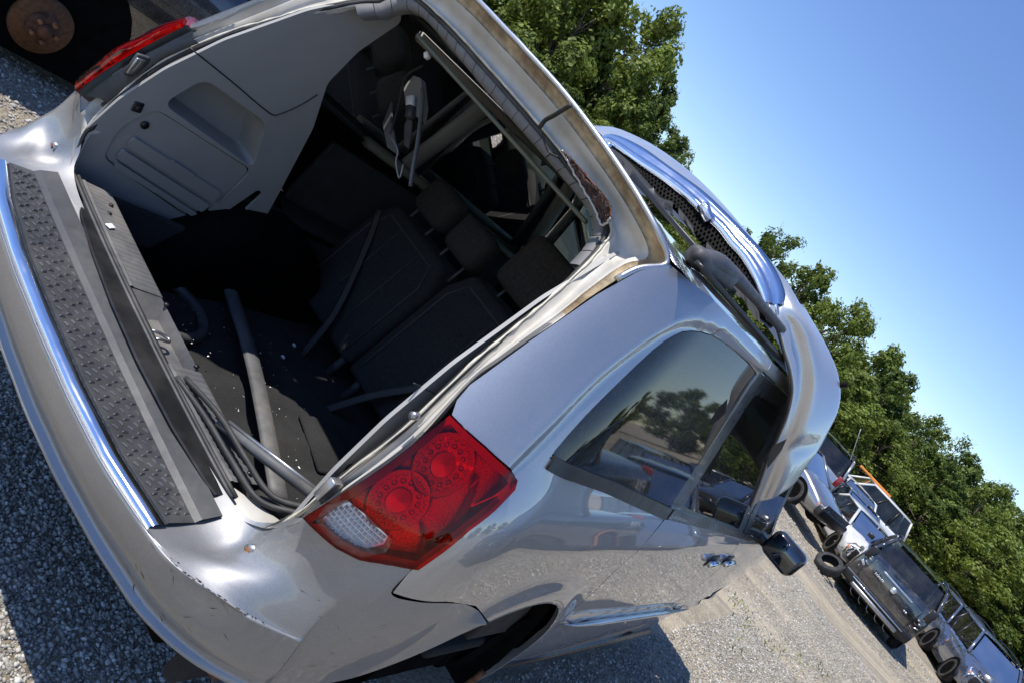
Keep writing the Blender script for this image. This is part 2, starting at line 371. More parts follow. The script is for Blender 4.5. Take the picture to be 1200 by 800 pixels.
SEATL=[(-1.078,1.42,1.107),(-0.861,1.42,1.141),(-0.519,1.42,0.305),(-1.006,1.42,0.449),(-0.659,1.42,1.075),(-0.408,1.42,1.091),(-0.771,1.42,0.975),(-0.111,1.42,0.346)]
SEATR=[(-0.309,1.42,1.113),(-0.168,1.42,1.147),(0.038,1.42,1.125),(-0.084,1.42,0.377),(-0.26,1.42,1.161),(-0.145,1.42,1.44),(0.087,1.42,1.448),(0.094,1.42,1.169),(-0.056,1.42,1.153)]
CABLE=[(0.216,0.5,1.691),(0.23,0.5,1.72),(0.25,0.5,1.747),(0.261,0.5,1.758)]
FLAP=[(0.93,1.904,1.546),(0.98,2.226,1.549),(1.0,2.317,1.506),(1.02,2.392,1.382),(1.03,2.367,1.29),(1.02,2.136,1.196),(0.99,2.114,1.27),(0.96,2.06,1.36),(0.94,1.952,1.432)]
DRAPE=[[(0.66,1.5,1.797),(0.656,1.57,1.874),(0.631,1.77,1.913)],[(0.695,1.53,1.795),(0.726,1.6,1.859),(0.713,1.8,1.894)],[(0.751,1.58,1.763),(0.775,1.65,1.835),(0.782,1.85,1.876)],[(0.808,1.64,1.728),(0.826,1.71,1.797),(0.849,1.91,1.849)],[(0.849,1.71,1.685),(0.871,1.77,1.745),(0.906,1.97,1.804)],[(0.886,1.77,1.617),(0.91,1.82,1.676),(0.942,2.02,1.749)],[(0.911,1.82,1.547),(0.939,1.86,1.605),(0.962,2.06,1.69)],[(0.939,1.9,1.453),(0.96,1.92,1.528),(0.986,2.1,1.614)],[(0.968,2.0,1.364),(0.992,2.0,1.443),(0.995,2.14,1.551)],[(0.994,2.08,1.284),(1.012,2.07,1.366),(1.009,2.18,1.472)]]
NOTCH=[(0.94,1.8,1.484),(0.925,1.8,1.516),(0.937,1.8,1.566),(0.955,1.8,1.528),(0.964,1.8,1.489),(0.972,1.8,1.448)]
RUST=[(0.374,0.55,1.678),(0.433,0.55,1.687),(0.509,0.55,1.679),(0.557,0.55,1.675),(0.514,0.55,1.635),(0.453,0.55,1.657)]
# ============================================================ ground
def sstep_(a, b, x):
    t = min(1, max(0, (x-a)/(b-a))); return t*t*(3-2*t)
def gz(x, y):
    if y < 0: return -.08-.010*y
    side = min(.62, .12*max(0, 1.3-x))*sstep_(10, 19, y)
    if y < 17: return -.08-.046*y+side
    return -.862+side+(.60-side)*sstep_(33, 46, y)
def gravel_mat():
    m, t, b = nodes('gravel'); L_ = t.links.new
    tc = N(t, 'ShaderNodeTexCoord').outputs['Object']
    v1 = N(t, 'ShaderNodeTexVoronoi', feature='F1'); v1.inputs['Scale'].default_value = 46; L_(tc, v1.inputs['Vector'])
    v2 = N(t, 'ShaderNodeTexVoronoi', feature='F1'); v2.inputs['Scale'].default_value = 17; L_(tc, v2.inputs['Vector'])
    sep = N(t, 'ShaderNodeSeparateColor'); L_(v1.outputs['Color'], sep.inputs[0])
    sep2 = N(t, 'ShaderNodeSeparateColor'); L_(v2.outputs['Color'], sep2.inputs[0])
    c = ramp(t, sep.outputs[0], [(0, (0.173, 0.150, 0.116)), (.35, (0.346, 0.295, 0.215)), (.7, (0.497, 0.425, 0.314)), (1, (0.713, 0.630, 0.482))])
    c2 = ramp(t, sep2.outputs[1], [(0, (0.281, 0.240, 0.181)), (.5, (0.454, 0.385, 0.284)), (1, (0.626, 0.540, 0.404))])
    c = mixc(t, .35, c, c2)
    # wheel tracks: long dusty bands
    mp = N(t, 'ShaderNodeMapping', vector_type='POINT'); mp.inputs['Rotation'].default_value = (0, 0, -math.atan2(.51, .86)); L_(tc, mp.inputs[0])
    mp2 = N(t, 'ShaderNodeMapping'); mp2.inputs['Scale'].default_value = (.035, .62, 1); L_(mp.outputs[0], mp2.inputs[0])
    nz = noise(t, 1.0, 5, .6, mp2.outputs[0])
    band = ramp(t, nz, [(.38, g3(0)), (.48, g3(.8)), (.58, g3(.15)), (.68, g3(.85))])
    c = mixc(t, band, c, (0.648, 0.545, 0.387))
    dk = ramp(t, noise(t, .9, 6, .65, tc), [(.38, g3(.45)), (.58, g3(0))])
    c = mixc(t, dk, c, (0.292, 0.250, 0.185))
    L_(c, b.inputs['Base Color']); b.inputs['Roughness'].default_value = .92; b.inputs['Specular IOR Level'].default_value = .2
    mp3 = N(t, 'ShaderNodeMapping'); mp3.inputs['Scale'].default_value = (.03, 1.15, 1); mp3.inputs['Location'].default_value = (3.1, .35, 0); L_(mp.outputs[0], mp3.inputs[0])
    rut = ramp(t, noise(t, 1.0, 3, .5, mp3.outputs[0]), [(.52, g3(0)), (.60, g3(.55)), (.70, g3(.2))])
    c = mixc(t, rut, c, (.23, .215, .19)); t.links.new(c, b.inputs['Base Color'])
    ad = N(t, 'ShaderNodeMath', operation='ADD'); L_(v1.outputs['Distance'], ad.inputs[0]); L_(noise(t, 120, 4, .7, tc), ad.inputs[1])
    ad2 = N(t, 'ShaderNodeMath', operation='ADD'); L_(ad.outputs[0], ad2.inputs[0]); L_(v2.outputs['Distance'], ad2.inputs[1])
    bump(t, b, ad2.outputs[0], .022, .9)
    return m
MT['gravel'] = gravel_mat()
def stone_mat():
    m, t, b = nodes('stones'); gi = N(t, 'ShaderNodeNewGeometry')
    c = ramp(t, gi.outputs['Random Per Island'], [(0, (.20, .188, .165)), (.25, (.30, .283, .25)), (.6, (.41, .385, .335)), (.85, (.52, .495, .44)), (1, (.70, .68, .62))])
    n = ramp(t, noise(t, 60, 4), [(.3, g3(.75)), (.7, g3(1.1))])
    mm = N(t, 'ShaderNodeMix', data_type='RGBA', blend_type='MULTIPLY'); mm.inputs[0].default_value = 1
    t.links.new(c, mm.inputs[6]); t.links.new(n, mm.inputs[7]); t.links.new(mm.outputs[2], b.inputs['Base Color'])
    b.inputs['Roughness'].default_value = .85; b.inputs['Specular IOR Level'].default_value = .3
    return m
MT['stones'] = stone_mat()
ys_ = [-1500, -300, -60, -20, -8, -4, -2, 0, 2, 5, 9, 13, 16, 19, 21, 24, 27, 30, 33, 35, 37, 39, 41, 43, 46, 50, 80, 200, 2000]
xs_ = [-2000, -200, -80, -30, -10, -6, -4.2, -3, -2, -1, 0, .7, 1.3, 2, 4, 10, 30, 80, 200, 2000]
go = grid('ground', [[Vector((x, y, gz(x, y))) for x in xs_] for y in ys_], MT['gravel'], None, flip=True)
go['kind'] = 'structure'
def fast_mesh(name, V, F, mat, parent=None):
    me = bpy.data.meshes.new(name); nf, k = F.shape
    me.vertices.add(len(V)); me.vertices.foreach_set('co', V.astype(np.float32).ravel())
    me.loops.add(nf*k); me.loops.foreach_set('vertex_index', F.astype(np.int32).ravel())
    me.polygons.add(nf); me.polygons.foreach_set('loop_start', np.arange(0, nf*k, k, dtype=np.int32)); me.polygons.foreach_set('loop_total', np.full(nf, k, dtype=np.int32))
    me.update(calc_edges=True)
    return link(name, me, mat, parent)
def scatter_stones():
    ph = (1+5**.5)/2
    ico = np.array([(-1, ph, 0), (1, ph, 0), (-1, -ph, 0), (1, -ph, 0), (0, -1, ph), (0, 1, ph), (0, -1, -ph), (0, 1, -ph), (ph, 0, -1), (ph, 0, 1), (-ph, 0, -1), (-ph, 0, 1)], float)/1.9
    fc = np.array([(0, 11, 5), (0, 5, 1), (0, 1, 7), (0, 7, 10), (0, 10, 11), (1, 5, 9), (5, 11, 4), (11, 10, 2), (10, 7, 6), (7, 1, 8), (3, 9, 4), (3, 4, 2), (3, 2, 6), (3, 6, 8), (3, 8, 9), (4, 9, 5), (2, 4, 11), (6, 2, 10), (8, 6, 7), (9, 8, 1)])
    P = []
    def add(n, x0, x1, y0, y1, s0, s1):
        x = RNG.uniform(x0, x1, n); y = RNG.uniform(y0, y1, n); s = s0+(s1-s0)*RNG.random(n)**2.2
        P.append(np.stack([x, y, s], 1))
    add(95000, -1.3, 1.4, -.35, 1.6, .0025, .0092)
    add(14000, -3.2, -1.2, .2, 3.0, .004, .014)
    add(26000, .8, 2.6, 3.0, 9.0, .005, .014)
    add(24000, .3, 4.2, 9.0, 16.0, .006, .017)
    add(12000, -3, 5, 16.0, 25.0, .009, .024)
    add(6000, .8, 2.4, -1.2, 3.0, .006, .016)
    Q = np.concatenate(P); n = len(Q)
    z = np.array([gz(a, b) for a, b in Q[:, :2]])
    sc = RNG.uniform(.5, 1.35, (n, 1, 3)); sc[:, :, 2] *= .72
    vv = ico[None]*sc*(1+RNG.uniform(-.38, .38, (n, 12, 1)))
    a = RNG.uniform(0, 6.28, n); ca, sa = np.cos(a)[:, None], np.sin(a)[:, None]
    x = vv[..., 0]*ca-vv[..., 1]*sa; y = vv[..., 0]*sa+vv[..., 1]*ca
    vv = np.stack([x, y, vv[..., 2]], -1)*Q[:, None, 2:3]
    vv[..., 0] += Q[:, 0:1]; vv[..., 1] += Q[:, 1:2]; vv[..., 2] += (z+Q[:, 2]*.30)[:, None]
    F = (fc[None]+np.arange(n)[:, None, None]*12).reshape(-1, 3)
    o = fast_mesh('loose_gravel', vv.reshape(-1, 3), F, MT['stones']); o['kind'] = 'stuff'; o['label'] = 'loose pale grey crushed stones strewn over the yard'; o['category'] = 'gravel'
scatter_stones()
# ============================================================ the silver minivan
VAN = thing('minivan', 'wrecked silver minivan without its tailgate, seen from behind in the foreground', 'minivan')
def sstep(a, b, x):
    t = min(1, max(0, (x-a)/(b-a))); return t*t*(3-2*t)
_CR = [(1.10, .94), (1.17, .941), (1.27, .945), (1.415, .950), (1.547, .981), (1.626, 1.03), (1.66, 1.13), (1.69, 1.3)]
AY, AZ, AR = 1.03, .36, .443
CREASE = [(p.x, p.y) for p in catmull([(a, b, 0) for a, b in _CR], 6)]
def smin(a, b, k=.03):
    h = max(0, k-abs(a-b))/k; return min(a, b)-h*h*k*.25
def disp(u, v):
    x, y, z = surf(u, v); d = 0
    if u > .8:
        r = math.hypot(y-AY, z-AZ)
        d += .020*math.exp(-((r-AR-.015)/.055)**2)*(1 if y > .5 else sstep(.35, .5, y))
        k = smin(u-lerp(CREASE, v), (1.688-v)*1.1) if v < 1.72 else -1
        d -= .013*sstep(0, .034, k)*sstep(1.04, 1.2, v)
        d += .004*math.exp(-((k+.004)/.018)**2)*(1-.9*sstep(1.56, 1.64, v))*sstep(1.08, 1.2, v)
        if y > 1.4:
            dm = v-(.622-.083*(y-1.6)); s = sstep(1.45, 1.62, y)
            d += s*(.018*math.exp(-(dm/.013)**2)-.012*sstep(-.01, -.06, dm))
        d += .004*math.exp(-((v-1.0)/.03)**2)*sstep(1.0, 1.6, u)
    return d
def S0(u, v, off=0):
    e = 1e-3
    p = Vector(surf(u, v)); a = Vector(surf(u+e, v))-Vector(surf(u-e, v)); b = Vector(surf(u, v+e))-Vector(surf(u, v-e))
    n = a.cross(b)
    if n.length < 1e-12: n = Vector((0, -1, 0))
    n.normalize()
    return p+n*(disp(u, v)+off)
S = lambda u, v: S0(u, v)
def off(k): return lambda u, v: S0(u, v, k)
def pane(k):
    def f(u, v):
        e = 1e-3; p = Vector(surf(u, v)); a = Vector(surf(u+e, v))-Vector(surf(u-e, v)); b_ = Vector(surf(u, v+e))-Vector(surf(u, v-e))
        return p+a.cross(b_).normalized()*(k-.013)
    return f
def u_of(y, v):   # side coordinate from a real y
    return y-smooth(YR, min(v, 1.72), .06)-BC+LR+LC
# outlines in (u, v)
arch = []
for k in range(0, 25):
    a = math.radians(147-k*(147+16)/24); yy = AY+AR*math.cos(a); zz = AZ+AR*math.sin(a); arch.append((u_of(yy, zz), zz))
LAMP = [(.762, 1.160), (.866, 1.163), (.950, 1.159), (.980, 1.153), (.991, 1.134), (.982, 1.08), (.967, 1.021), (.960, .940), (.958, .903), (.905, .881), (.854, .852), (.806, .839), (.751, .832), (.716, .828), (.735, .99)]
DSEAM = [(.716, .828), (.735, .99), (.762, 1.160), (.748, 1.19), (.745, 1.228), (.773, 1.37), (.809, 1.536), (.840, 1.63), (.882, 1.700)]
SEAM = [(1.764, 1.700), (1.80, 1.60), (2.05, 1.156), (2.028, 1.05), (2.013, .978), (2.040, .89), (2.085, .809), (2.114, .690), (2.180, .58), (2.231, .516), (2.26, .30)]
GAP = .005
quarter = ([(.984, 1.156), (.956, 1.164), (.866, 1.168), (.764, 1.165), (.750, 1.19), (.747, 1.228), (.773, 1.37), (.809, 1.536), (.840, 1.63), (.882, 1.700)]
           + [(1.05, 1.722), (1.4, 1.722), (1.76, 1.722)] + [(u-GAP/2, v) for u, v in SEAM[:-2]] + [(2.160, .45)]
           + [(u, v) for u, v in arch[::-1] if u > 1.43] + [(1.425, .752), (1.30, .802), (1.131, .832), (.981, .825), (.965, .88), (.962, .90), (.963, .94), (.971, 1.021), (.986, 1.08), (.995, 1.134)])
arch_in = [p for p in arch]
qwin_o = catmull([(a, b, 0) for a, b in QWIN], 2, True); qwin_o = [(p.x, p.y) for p in qwin_o]
cx = sum(p[0] for p in QWIN)/len(QWIN); cy = sum(p[1] for p in QWIN)/len(QWIN)
def grow(poly, d):
    out = []; L = len(poly)
    for i in range(L):
        a = Vector(poly[i-1]); b = Vector(poly[(i+1) % L]); t = (b-a)
        if t.length < 1e-9: out.append(poly[i]); continue
        t.normalize(); out.append((poly[i][0]+t.y*d, poly[i][1]-t.x*d))
    area = sum(poly[i-1][0]*poly[i][1]-poly[i][0]*poly[i-1][1] for i in range(L))
    if area < 0: return grow(poly[::-1], d)
    return out
for sg in (1, -1):
    side = 'right' if sg > 0 else 'left'
    q = patch('quarter_panel', quarter, MT['silver'], VAN, S, [qwin_o], h=.014 if sg > 0 else .025, sgn=sg, he=.010, flange=.016)
    # privacy quarter glass, black belt strip
    g_ = patch('quarter_window', grow(qwin_o, -.004), MT['glass_tint'], VAN, pane(-.003), h=.03, sgn=sg, flange=0)
    fr = patch('window_seal', grow(qwin_o, .002), MT['blackp'], VAN, pane(-.007), [grow(qwin_o, -.020)], h=.03, sgn=sg, flange=0)
    belt = [(1.035, 1.232), (1.045, 1.198), (1.38, 1.178), (2.040, 1.118), (2.045, 1.158), (1.38, 1.212)]
    patch('belt_strip', belt, MT['blackp'], VAN, off(.006), h=.05, sgn=sg, flange=.008)
    # inner lining, keeps daylight out of the cabin
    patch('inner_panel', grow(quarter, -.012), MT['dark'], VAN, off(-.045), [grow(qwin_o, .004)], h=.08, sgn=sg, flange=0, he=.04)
    # sliding door
    door_top = [(1.80, 1.60), (1.772, 1.655), (2.3, 1.665), (2.62, 1.662)]
    low = [(u+GAP/2, v) for u, v in SEAM[2:]]
    bse = [(3.405, 1.075), (3.467, 1.001), (3.60, .90), (3.685, .825), (3.735, .69), (3.743, .593), (3.76, .45), (3.86, .22)]
    door = low + [(2.9, .215), (3.5, .165)] + [(3.83, .145)] + bse[::-1]
    door = [(2.052, 1.118)]+low[1:]+[(2.6, .25), (3.3, .185), (3.86, .155)]+bse[::-1]
    patch('sliding_door', door, MT['silver'], VAN, S, h=.018 if sg > 0 else .05, sgn=sg, he=.012)
    frame = [(2.055, 1.120), (1.808, 1.60), (1.79, 1.662), (2.2, 1.668), (2.70, 1.664), (2.98, 1.50), (3.40, 1.078)]
    win = [(2.185, 1.165), (1.925, 1.60), (2.25, 1.610), (2.60, 1.604), (2.80, 1.50), (3.27, 1.095), (2.8, 1.125)]
    win = round_poly(win, .03)
    dfr = patch('door_window_frame', frame, MT['satin'], VAN, off(-.004), [win], h=.04, sgn=sg)
    patch('door_window', grow(win, .006), MT['glass_slide'], VAN, pane(-.004), h=.04, sgn=sg, flange=0)
    patch('belt_moulding', [(2.06, 1.156), (2.055, 1.122), (2.8, 1.088), (3.40, 1.052), (3.42, 1.078), (2.8, 1.120)], MT['satin'], VAN, off(.008), h=.05, sgn=sg, flange=.01)
    # front door
    fdo = [(u+GAP*1.6, v) for u, v in bse]+[(4.2, .13), (4.53, .13), (4.56, .5), (4.50, .80), (4.36, .985), (4.28, 1.02)]
    patch('front_door', fdo, MT['silver'], VAN, S, h=.025 if sg > 0 else .06, sgn=sg, he=.02)
    ffr = [(3.42, 1.080), (3.00, 1.50), (2.72, 1.664), (3.2, 1.650), (3.55, 1.50), (4.28, 1.03)]
    fwin = round_poly([(3.50, 1.10), (3.10, 1.49), (2.95, 1.60), (3.16, 1.595), (3.50, 1.455), (4.16, 1.07)], .02)
    patch('front_door_frame', ffr, MT['satin'], VAN, off(-.004), [fwin], h=.05, sgn=sg)
    patch('front_door_window', grow(fwin, .006), MT['glass_slide'], VAN, pane(-.004), h=.04, sgn=sg, flange=0)
    patch('front_belt_moulding', [(3.42, 1.078), (3.42, 1.052), (4.28, .998), (4.28, 1.028)], MT['satin'], VAN, off(.008), h=.05, sgn=sg, flange=.01)
    # lining of both doors
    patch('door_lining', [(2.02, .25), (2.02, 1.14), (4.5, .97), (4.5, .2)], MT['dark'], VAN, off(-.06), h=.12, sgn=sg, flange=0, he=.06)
    # front fender
    fa = []
    for k in range(13):
        a = math.radians(-20+k*200/12); yy = 4.16+.38*math.cos(a); zz = .18+.38*math.sin(a); fa.append((u_of(yy, max(zz, .1)), max(zz, .1)))
    fend = [(4.568, .13), (4.568, .5), (4.508, .80), (4.368, .985), (4.29, 1.03), (4.8, .98), (5.3, .86), (5.32, .45), (5.2, .35)]
    fx = fa[:]
    fend = [(4.568, .30)]+[(4.568, .5), (4.508, .80), (4.368, .985), (4.29, 1.03), (4.8, .98), (5.3, .86), (5.32, .40), (5.12, .33)]+[p for p in fx if p[0] > 4.60 and p[1] > .3][:]
    patch('front_fender', fend, MT['silver'], VAN, S, h=.06, sgn=sg, he=.03)
    # roof side rail over the doors (silver) and black roof rack rail
    patch('roof_side_rail', [(1.768, 1.672), (1.766, 1.722), (2.6, 1.722), (3.4, 1.69), (3.55, 1.512), (3.2, 1.655), (2.7, 1.670), (2.2, 1.674)], MT['silver'], VAN, S, h=.03, sgn=sg, flange=.01)
    # wheel housing and rusty arch lip
    rows = []
    for k in range(17):
        a = math.radians(170-k*190/16); c_, s_ = math.cos(a), math.sin(a)
        rows.append([Vector((sg*x, AY+(AR+.004-dr)*c_, AZ+(AR+.004-dr)*s_)) for x, dr in ((.950, 0), (.93, .012), (.86, .012), (.62, .03), (.60, .2), (.60, AR))])
    grid('wheel_housing', rows, MT['dark'], VAN, flip=sg < 0)
    lip = [Vector((sg*.945, AY+(AR-.004)*math.cos(math.radians(a)), AZ+(AR-.004)*math.sin(math.radians(a)))) for a in range(-24, 0, 6)]
    tube('arch_lip', lip, .012, MT['rust'], VAN, 6, up=(1, 0, 0))
    # handles
    for hu, nm in ((3.28, 'door_handle'), (3.62, 'door_handle')):
        c0 = S0(hu, .915-.03*(hu-3.28)); sc = Vector((sg, 1, 1))
        rbox(nm, (sg*(c0.x+.020), c0.y, c0.z), (.028, .17, .034), MT['chrome' if sg > 0 else 'silver'], VAN, .012, 3)
        rbox('handle_recess', (sg*(c0.x+.001), c0.y, c0.z), (.008, .12, .065), MT['blackp'], VAN, .003, 2)
    # roof rack
    rp = [(.712, .62, 1.750), (.708, .75, 1.775), (.705, 1.0, 1.790), (.703, 1.6, 1.800), (.70, 2.4, 1.795), (.70, 2.75, 1.76)]
    cr = catmull([(a*sg, b, c) for a, b, c in rp], 6)
    n = len(cr); rr = [.016+.010*math.exp(-((i-7)/5)**2) if i < 18 else .017 for i in range(n)]
    tube('roof_rack_rail', cr, rr, MT['plastic'], VAN, 10, flat=.9)
    rbox('rack_foot', (.705*sg, .76, 1.758), (.055, .27, .050), MT['plastic'], VAN, .018, 3, rot=(.10, 0, 0))
    rbox('ditch_moulding', (.742*sg, 1.7, 1.737), (.030, 2.2, .014), MT['blackp'], VAN, .004, 1)
    # mirror
    mc = Vector((sg*1.085, 3.33, 1.10))
    b = rbox('mirror_housing', mc, (.205, .11, .155), MT['gloss_black'], VAN, .042, 5)
    rbox('mirror_stalk', (sg*.96, 3.36, 1.055), (.12, .07, .05), MT['blackp'], VAN, .015, 2)
    rbox('mirror_pane', mc+Vector((0, -.056, 0)), (.165, .006, .115), MT['mirror_dark'], VAN, .003, 1)
    # ---------------- lower door moulding and rocker
    pts = [S0(u_of(y, .622-.083*(y-1.6)), .622-.083*(y-1.6), .004) for y in [1.52+i*.06 for i in range(36)]]
    tube('side_moulding', [Vector((p.x*sg, p.y, p.z)) for p in pts], [.003+.010*min(1, i/6, (35-i)/10) for i in range(36)], MT['chrome' if 0 else 'silver'], VAN, 8, up=(0, 0, 1), flat=.8)
    rk = [Vector((sg*.905, y, z)) for y, z in ((1.50, .27), (2.2, .20), (3.0, .155), (3.8, .125))]
    tube('rocker_seam', rk, .022, MT['blackp'], VAN, 6)
    # ---------------- tail lamp
    def SL(k): return lambda u, v: S0(u, v, k)
    lam = LAMP
    def bulge(u, v):
        return .020+.011*math.exp(-(((u-.83)/.10)**2+((v-1.085)/.055)**2))+.010*math.exp(-(((u-.81)/.10)**2+((v-.965)/.055)**2))
    housing = patch('tail_lamp', grow(lam, -.002), MT['lamp_red'], VAN, SL(-.022), h=.03, sgn=sg, flange=0)
    patch('lamp_bezel', grow(lam, -.001), MT['lamp_red_dark'], housing, SL(.009), [grow(lam, -.016)], h=.05, sgn=sg, flange=.038)
    # clear reversing lamp in the lower corner
    rev = [(a, b_) for a, b_ in REV]
    patch('reversing_lamp', rev, MT['facet'], housing, SL(-.012), h=.03, sgn=sg, flange=.01)
    vs = []; fs = []
    for i in range(13):
        for j in range(9):
            u, v = .735+i*.011+(j % 2)*.005, .852+j*.0095
            if inpoly((u, v), grow(rev, -.003)):
                b0 = len(vs); nn = S0(u, v, -.004)
                for du, dv in ((-.005, -.004), (.005, -.004), (.005, .004), (-.005, .004)):
                    p = S0(u+du, v+dv, -.0115); vs.append((p.x*sg, p.y, p.z))
                p = S0(u+.002, v, -.003); vs.append((p.x*sg, p.y, p.z))
                fs += [(b0+k, b0+(k+1) % 4, b0+4) for k in range(4)]
    o = mesh('lens_facets', vs, fs, MT['facet'], housing); o['kind'] = 'stuff'
    ring = []
    for (cu, cv), R0 in ((LAMPC[0], .066), (LAMPC[1], .064)):
        cv -= .0
        def disc(name, r0, r1, k0, k1, mat, par, n=28, nr=3):
            rows = []
            for i in range(nr+1):
                t = i/nr; r = r0+(r1-r0)*t; k = k0+(k1-k0)*t
                rows.append([Vector((p.x*sg, p.y, p.z)) for p in [S0(cu+r*math.cos(2*math.pi*a/n), cv+r*math.sin(2*math.pi*a/n), k) for a in range(n+1)]])
            return grid(name, rows, mat, par, flip=sg < 0)
        bowl = disc('lamp_bowl', .018, R0, -.019, -.004, MT['lamp_red'], housing)
        disc('bulb_cup', .0, .026, -.004, -.010, MT['lamp_red_bright'], bowl)
        disc('bulb_rim', .026, .029, -.010, -.018, MT['lamp_red_dark'], bowl)
        disc('bowl_rim', R0, R0+.006, -.004, -.014, MT['lamp_red_dark'], bowl)
        vs = []; fs = []
        for q, (rr_, nn_) in enumerate(((.041, 14), (.056, 20))):
            for a in range(nn_):
                th = 2*math.pi*a/nn_; u, v = cu+rr_*math.cos(th), cv+rr_*math.sin(th); b0 = len(vs); m = 7
                for i in range(m):
                    p = S0(u+.0058*math.cos(2*math.pi*i/m), v+.0058*math.sin(2*math.pi*i/m), -.0085+.003*q); vs.append((p.x*sg, p.y, p.z))
                p = S0(u, v, -.016); vs.append((p.x*sg, p.y, p.z))
                for i in range(m): fs.append((b0+i, b0+(i+1) % m, b0+m))
        o = mesh('diode_ring', vs, fs, MT['lamp_red_dark'], bowl); o['kind'] = 'stuff'
    # curved side reflector swoops
    for k, (a0, b0, a1, b1) in enumerate(((.90, 1.115, .955, .96), (.885, .975, .945, .915))):
        rows = [[Vector((p.x*sg, p.y, p.z)) for p in [S0(a0+(a1-a0)*t+.012*math.sin(math.pi*t)+dd, b0+(b1-b0)*t, kk) for dd, kk in ((0, -.018), (.012, -.004), (.016, -.018))]] for t in [i/12 for i in range(13)]]
        grid('lamp_swoop', rows, MT['lamp_red_dark'], housing, flip=sg < 0)
    patch('lamp_lens', grow(lam, -.0005), MT['lens_red'], housing, lambda u, v: S0(u, v, bulge(u, v)), [grow(rev, .004)], h=.03, sgn=sg, flange=.018)
    patch('clear_lens', grow(rev, .004), MT['lens_clear'], housing, lambda u, v: S0(u, v, bulge(u, v)), h=.03, sgn=sg, flange=0)
    # black inner wall of the lamp, facing the opening
    wl = []
    if sg < 0:
        # on the left the whole wall between lamp and opening is the black lamp housing
        inn_ = [(.688, .244, .86), (.690, .262, .96), (.688, .284, 1.06), (.668, .325, 1.16)]
        R_ = []
        for i in range(13):
            t = i/12; v = .832+(1.165-.832)*t; u = lerp([(.828, .716), (.99, .735), (1.16, .762)], v); p = S0(u-.001, v, .012)
            q = catmull(inn_, 4)[i]
            R_.append([Vector((-p.x, p.y, p.z)), Vector((-(p.x-.006), p.y+.02, p.z)), Vector((-(q.x+.016), q.y-.030, q.z)), Vector((-(q.x+.006), q.y-.012, q.z))])
        grid('lamp_housing', R_, MT['blackp'], housing)
    for t in [i/8 for i in range(9)]:
        v = .828+(1.160-.828)*t; u = lerp([(.828, .716), (.99, .735), (1.16, .762)], v); p = S0(u-.001, v, .006)
        wl.append([Vector((sg*p.x, p.y, p.z)), Vector((sg*(p.x-.012), p.y+.03, p.z)), Vector((sg*(p.x-.016), p.y+.055, p.z+.01)), Vector((sg*(p.x-.038), p.y+.060, p.z+.01))])
    grid('lamp_side', wl, MT['blackp'], housing, flip=sg > 0)
# ---------------- bumper
ST = [ # x,y,z per row: wall top, wall foot, floor, ridge inner, ridge, upper face, mid face, lower face, lip, under
 [(0,.205,.650),(0,.180,.640),(0,.120,.615),(0,-.012,.611),(0,-.040,.606),(0,-.047,.590),(0,-.035,.530),(0,.020,.462),(0,.012,.440),(0,.060,.415)],
 [(.22,.205,.650),(.22,.180,.640),(.22,.120,.615),(.22,-.008,.611),(.22,-.036,.606),(.22,-.043,.590),(.22,-.030,.530),(.22,.026,.462),(.22,.018,.440),(.22,.066,.415)],
 [(.42,.210,.652),(.42,.185,.642),(.42,.122,.616),(.42,.008,.611),(.42,-.018,.606),(.42,-.024,.590),(.42,-.012,.530),(.42,.045,.462),(.42,.038,.440),(.42,.085,.415)],
 [(.60,.225,.665),(.600,.190,.642),(.600,.130,.618),(.600,.052,.612),(.610,.024,.606),(.613,.020,.585),(.613,.038,.525),(.615,.085,.462),(.612,.078,.440),(.60,.125,.415)],
 [(.668,.235,.720),(.668,.205,.655),(.668,.155,.624),(.668,.090,.617),(.690,.052,.609),(.700,.050,.583),(.702,.070,.523),(.703,.115,.462),(.700,.110,.440),(.685,.155,.415)],
 [(.737,.186,.822),(.720,.205,.740),(.718,.180,.668),(.725,.125,.640),(.762,.105,.618),(.780,.108,.583),(.785,.125,.520),(.785,.165,.462),(.782,.160,.440),(.765,.205,.415)],
 [(.803,.208,.833),(.797,.200,.775),(.795,.188,.718),(.805,.168,.668),(.830,.170,.625),(.848,.180,.582),(.853,.200,.520),(.850,.228,.464),(.846,.226,.440),(.83,.27,.418)],
 [(.863,.257,.855),(.868,.252,.800),(.872,.247,.745),(.882,.246,.690),(.897,.252,.638),(.908,.262,.590),(.911,.276,.530),(.905,.300,.472),(.900,.300,.446),(.88,.34,.424)],
]
for k_, s in enumerate(ST):
    V3 = [Vector(q) for q in s]
    if k_ < 4: V3[3] = V3[4].lerp(V3[3], .22)
    o_ = (V3[5]-V3[4]); o_.z = 0
    o_ = o_.normalized() if o_.length > 1e-4 else Vector((0, -1, 0))
    V3[5] = V3[4]+o_*.005+Vector((0, 0, -.010))
    q_ = V3[8]-V3[9]; q_.z = 0; V3[8] = V3[8]+q_.normalized()*.013
    ST[k_] = [tuple(q) for q in V3]
def sidest(u, zt, zb):
    return [tuple(S0(u, zt+(zb-zt)*t, .004*math.sin(math.pi*min(1, t*1.2)))) for t in (0, .12, .25, .38, .50, .62, .75, .88, .96, 1.0)]
ST += [sidest(.915, .872, .455), sidest(.958, .893, .468), sidest(.978, .822, .478), sidest(1.055, .822, .500), sidest(1.143, .825, .527), sidest(1.22, .815, .590), sidest(1.29, .797, .655), sidest(1.35, .778, .705), sidest(1.418, .747, .740)]
full = [[(-x, y, z) for x, y, z in s] for s in ST[:0:-1]]+ST
fine = []
for s in full: fine.append(catmull(s, 3))
cols = list(zip(*fine)); cols = [catmull(c, 5) for c in cols]
rows = [list(r) for r in zip(*cols)]
